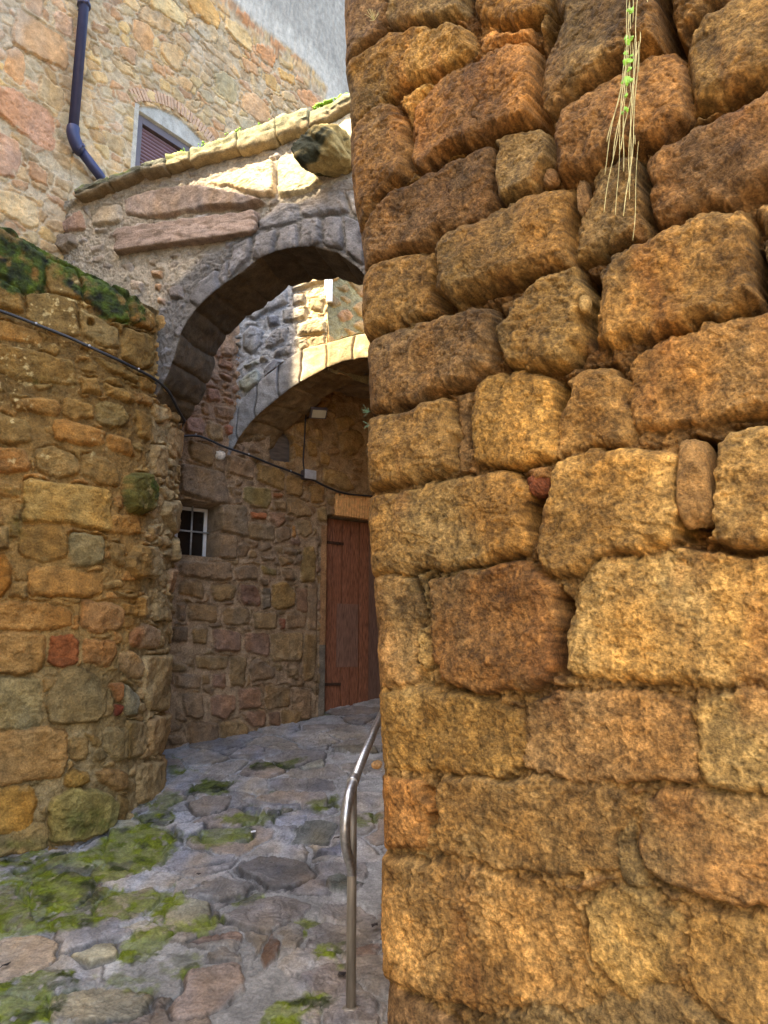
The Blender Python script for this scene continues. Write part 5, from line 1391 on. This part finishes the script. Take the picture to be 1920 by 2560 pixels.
# ================================================================== HANGING PLANT AND WEEDS
RN3 = Vector((-.615, -.79, 0)).normalized(); RD3 = Vector((RD[0], RD[1], 0))
def rw(k, x, y, off=.09):
    s, z = P_r.px(*k(x, y)); q = P_r.pt(s); return Vector((q[0], q[1], z)) + RN3 * off
vine = thing('hanging_plant', 'straw-coloured hanging roots with a few fresh green leaves dangling over the big right wall', 'plant', tuple(rw(K7, 1140, 0)))
ends = [(1035, 722, 1112), (1110, 712, 1125), (1050, 885, 1118), (1080, 880, 1135), (1120, 965, 1160), (1135, 822, 1145), (1060, 620, 1120), (1090, 690, 1130), (1100, 560, 1128), (1150, 500, 1150), (1165, 300, 1162), (1195, 80, 1200), (1092, 160, 1108), (1128, 600, 1140), (1120, 420, 1132), (1142, 780, 1168), (1070, 640, 1116), (1108, 640, 1150), (1124, 900, 1156)]
for i, (xe, ye, xs_) in enumerate(ends):
    pts = []; ph = random.uniform(0, 6)
    for j in range(15):
        t = j / 14; y = -120 + (ye + 120) * t; yb = 450; x = xs_ + (xe - xs_) * max(0, (y - 150) / max(60, ye - 150)) ** 1.4 + 9 * math.sin(ph + t * 6) * t + 4 * math.sin(ph * 2 + t * 17)
        pts.append(rw(K7, x + 32, y, .06 + .02 * math.sin(ph + t * 4) + .012 * (i % 4)) - vine.location)
    m = MB(); m.tube(smooth_path(pts, 1), random.uniform(.0008, .0015), 5); m.build('root_strand', M_straw, vine, smooth=True)
for i in range(30):
    y = random.choice([15, 60, 70, 130, 140, 200, 235, 240, 245, 290, 315, 320, 350, 385, 392, 400, 440, 500, 505, 510]) + random.uniform(-6, 6); x = 1138 - (y - 150) * .045 * (y > 150) + random.uniform(-12, 14)
    c = rw(K7, x + 34, y, .10) - vine.location; s = random.uniform(.006, .012); a = random.uniform(0, 6.3); u = (RD3 * math.cos(a) + Zv * math.sin(a)); w = (RD3 * -math.sin(a) + Zv * math.cos(a)); n_ = RN3 * .35
    m = MB(); b = [c - u * s, c - u * s * .3 + w * s * .7 + n_ * s, c + u * s * .6 + w * s * .5, c + u * s * 1.2, c + u * s * .6 - w * s * .5, c - u * s * .3 - w * s * .7 + n_ * s]
    m.v = b + [q - RN3 * .0008 for q in b]; m.f = [[0, 1, 2, 3, 4, 5], [11, 10, 9, 8, 7, 6]] + [[q, 6 + q, 6 + (q + 1) % 6, (q + 1) % 6] for q in range(6)]; m.build('leaf', M_leaf, vine)
def sprig(name, label, cat, c, mat, n, ln, r, dirv, leaf=False):
    m = MB()
    for i in range(n):
        d = (Vector(dirv) + Vector((random.gauss(0, .6), random.gauss(0, .35), random.gauss(0, .6)))).normalized(); L_ = ln * random.uniform(.5, 1)
        p = [c, c + d * L_ * .5 + Vector((0, 0, random.uniform(-.1, .2) * L_)), c + d * L_]; m.tube(smooth_path(p, 2), r, 5)
        if leaf:
            m.ball(c + d * L_, r * 3.2, 6, 4, (1, 1, .6)); m.ball(c + d * L_ * .6, r * 3, 6, 4, (1, 1, .6))
    return tag(m.build(name, mat, None), label, cat)
sprig('dry_sprig', 'small dry straw sprig growing from the top left of the big right wall', 'plant', rw(K7, 175, 125, .07), M_straw, 16, .045, .0009, (-.3, -.5, .5))
M_fern = mat_simple('dull_green_leaf', (.10, .17, .08), .6, 0, .3, 60)
sprig('wall_fern', 'tiny green weed on the left edge of the big right wall above the door', 'plant', rw(K7, 118, 1600, .01), M_fern, 12, .03, .0006, (-.9, -.2, .1), True)
sprig('wall_fern', 'lowest tiny green weed hanging from the left edge of the big right wall', 'plant', rw(K7, 120, 1650, .01), M_fern, 7, .025, .0006, (-.9, -.2, -.3), True)
# small litter on the paving
def litter(u, v, mat, name, label, cat, ln, wd, ang):
    x, y = g_px(u, v); z = float(gz(x, y)) + .024; a = Vector((math.cos(ang), math.sin(ang), .1)); b = Vector((-math.sin(ang), math.cos(ang), 0)); m = MB()
    if cat == 'cigarette end': m.tube([Vector((x, y, z)), Vector((x, y, z)) + a * ln], wd, 8)
    else:
        c = Vector((x, y, z)); q = [c - a * ln / 2, c - a * ln * .2 + b * wd * .5 + Zv * .006, c + a * ln * .2 + b * wd * .4, c + a * ln * .5 + Zv * .004, c + a * ln * .1 - b * wd * .5, c - a * ln * .25 - b * wd * .4 + Zv * .008]
        m.v = q + [p_ - Zv * .002 for p_ in q]; m.f = [[0, 5, 4, 3, 2, 1], [6, 7, 8, 9, 10, 11]] + [[i, (i + 1) % 6, 6 + (i + 1) % 6, 6 + i] for i in range(6)]
    tag(m.build(name, mat, None), label, cat)
M_dl = mat_simple('dead_leaf', (.03, .018, .012), .8, 0, .3, 30)
litter(627, 2090, M_white, 'cigarette_end', 'white cigarette end lying on the grey paving left of the rail post', 'cigarette end', .03, .006, .3)
for (u, v, l, w, a, t) in ((855, 2450, .045, .04, .3, 'dark dead leaf on the paving just left of the foot of the rail post'), (937, 2326, .05, .03, 1.0, 'dark dead leaf between the rail post and the big right wall'), (495, 2197, .035, .018, 0, 'small dark dead leaf in the middle of the grey paving'), (842, 2105, .06, .02, .7, 'thin dead leaf left of the curled end of the handrail'), (12, 2428, .06, .012, 1.1, 'thin dark twig on the tan slab at the lower left')):
    litter(u, v, M_dl, 'dead_leaf', t, 'leaf', l, w, a)

# ================================================================== UNSEEN NEIGHBOUR (added outside the frame, roofline shaped to shade the alley)
qd = Vector((-.774, -.633, 0)); pd = Vector((.633, -.774, 0))
nb = MB()
prof_ = [(-8.4, 8.28), (-5.2, 8.28), (-4.3, 8.5), (-3.9, 8.75), (-.9, 8.95), (.45, 8.95)]
b_ = [(.45, -2.6), (-8.4, -2.6)]
for dq in (2.6, 8.6):
    for (p_, z_) in prof_ + b_: nb.v.append(pd * p_ + qd * dq + Vector((0, 0, z_ + CZ)))
nb.f = [list(range(8)), list(range(8, 16))[::-1]] + [[i, 8 + i, 8 + (i + 1) % 8, (i + 1) % 8] for i in range(8)]
o = nb.build('unseen_shade_building', M_plain, None); o['kind'] = 'structure'
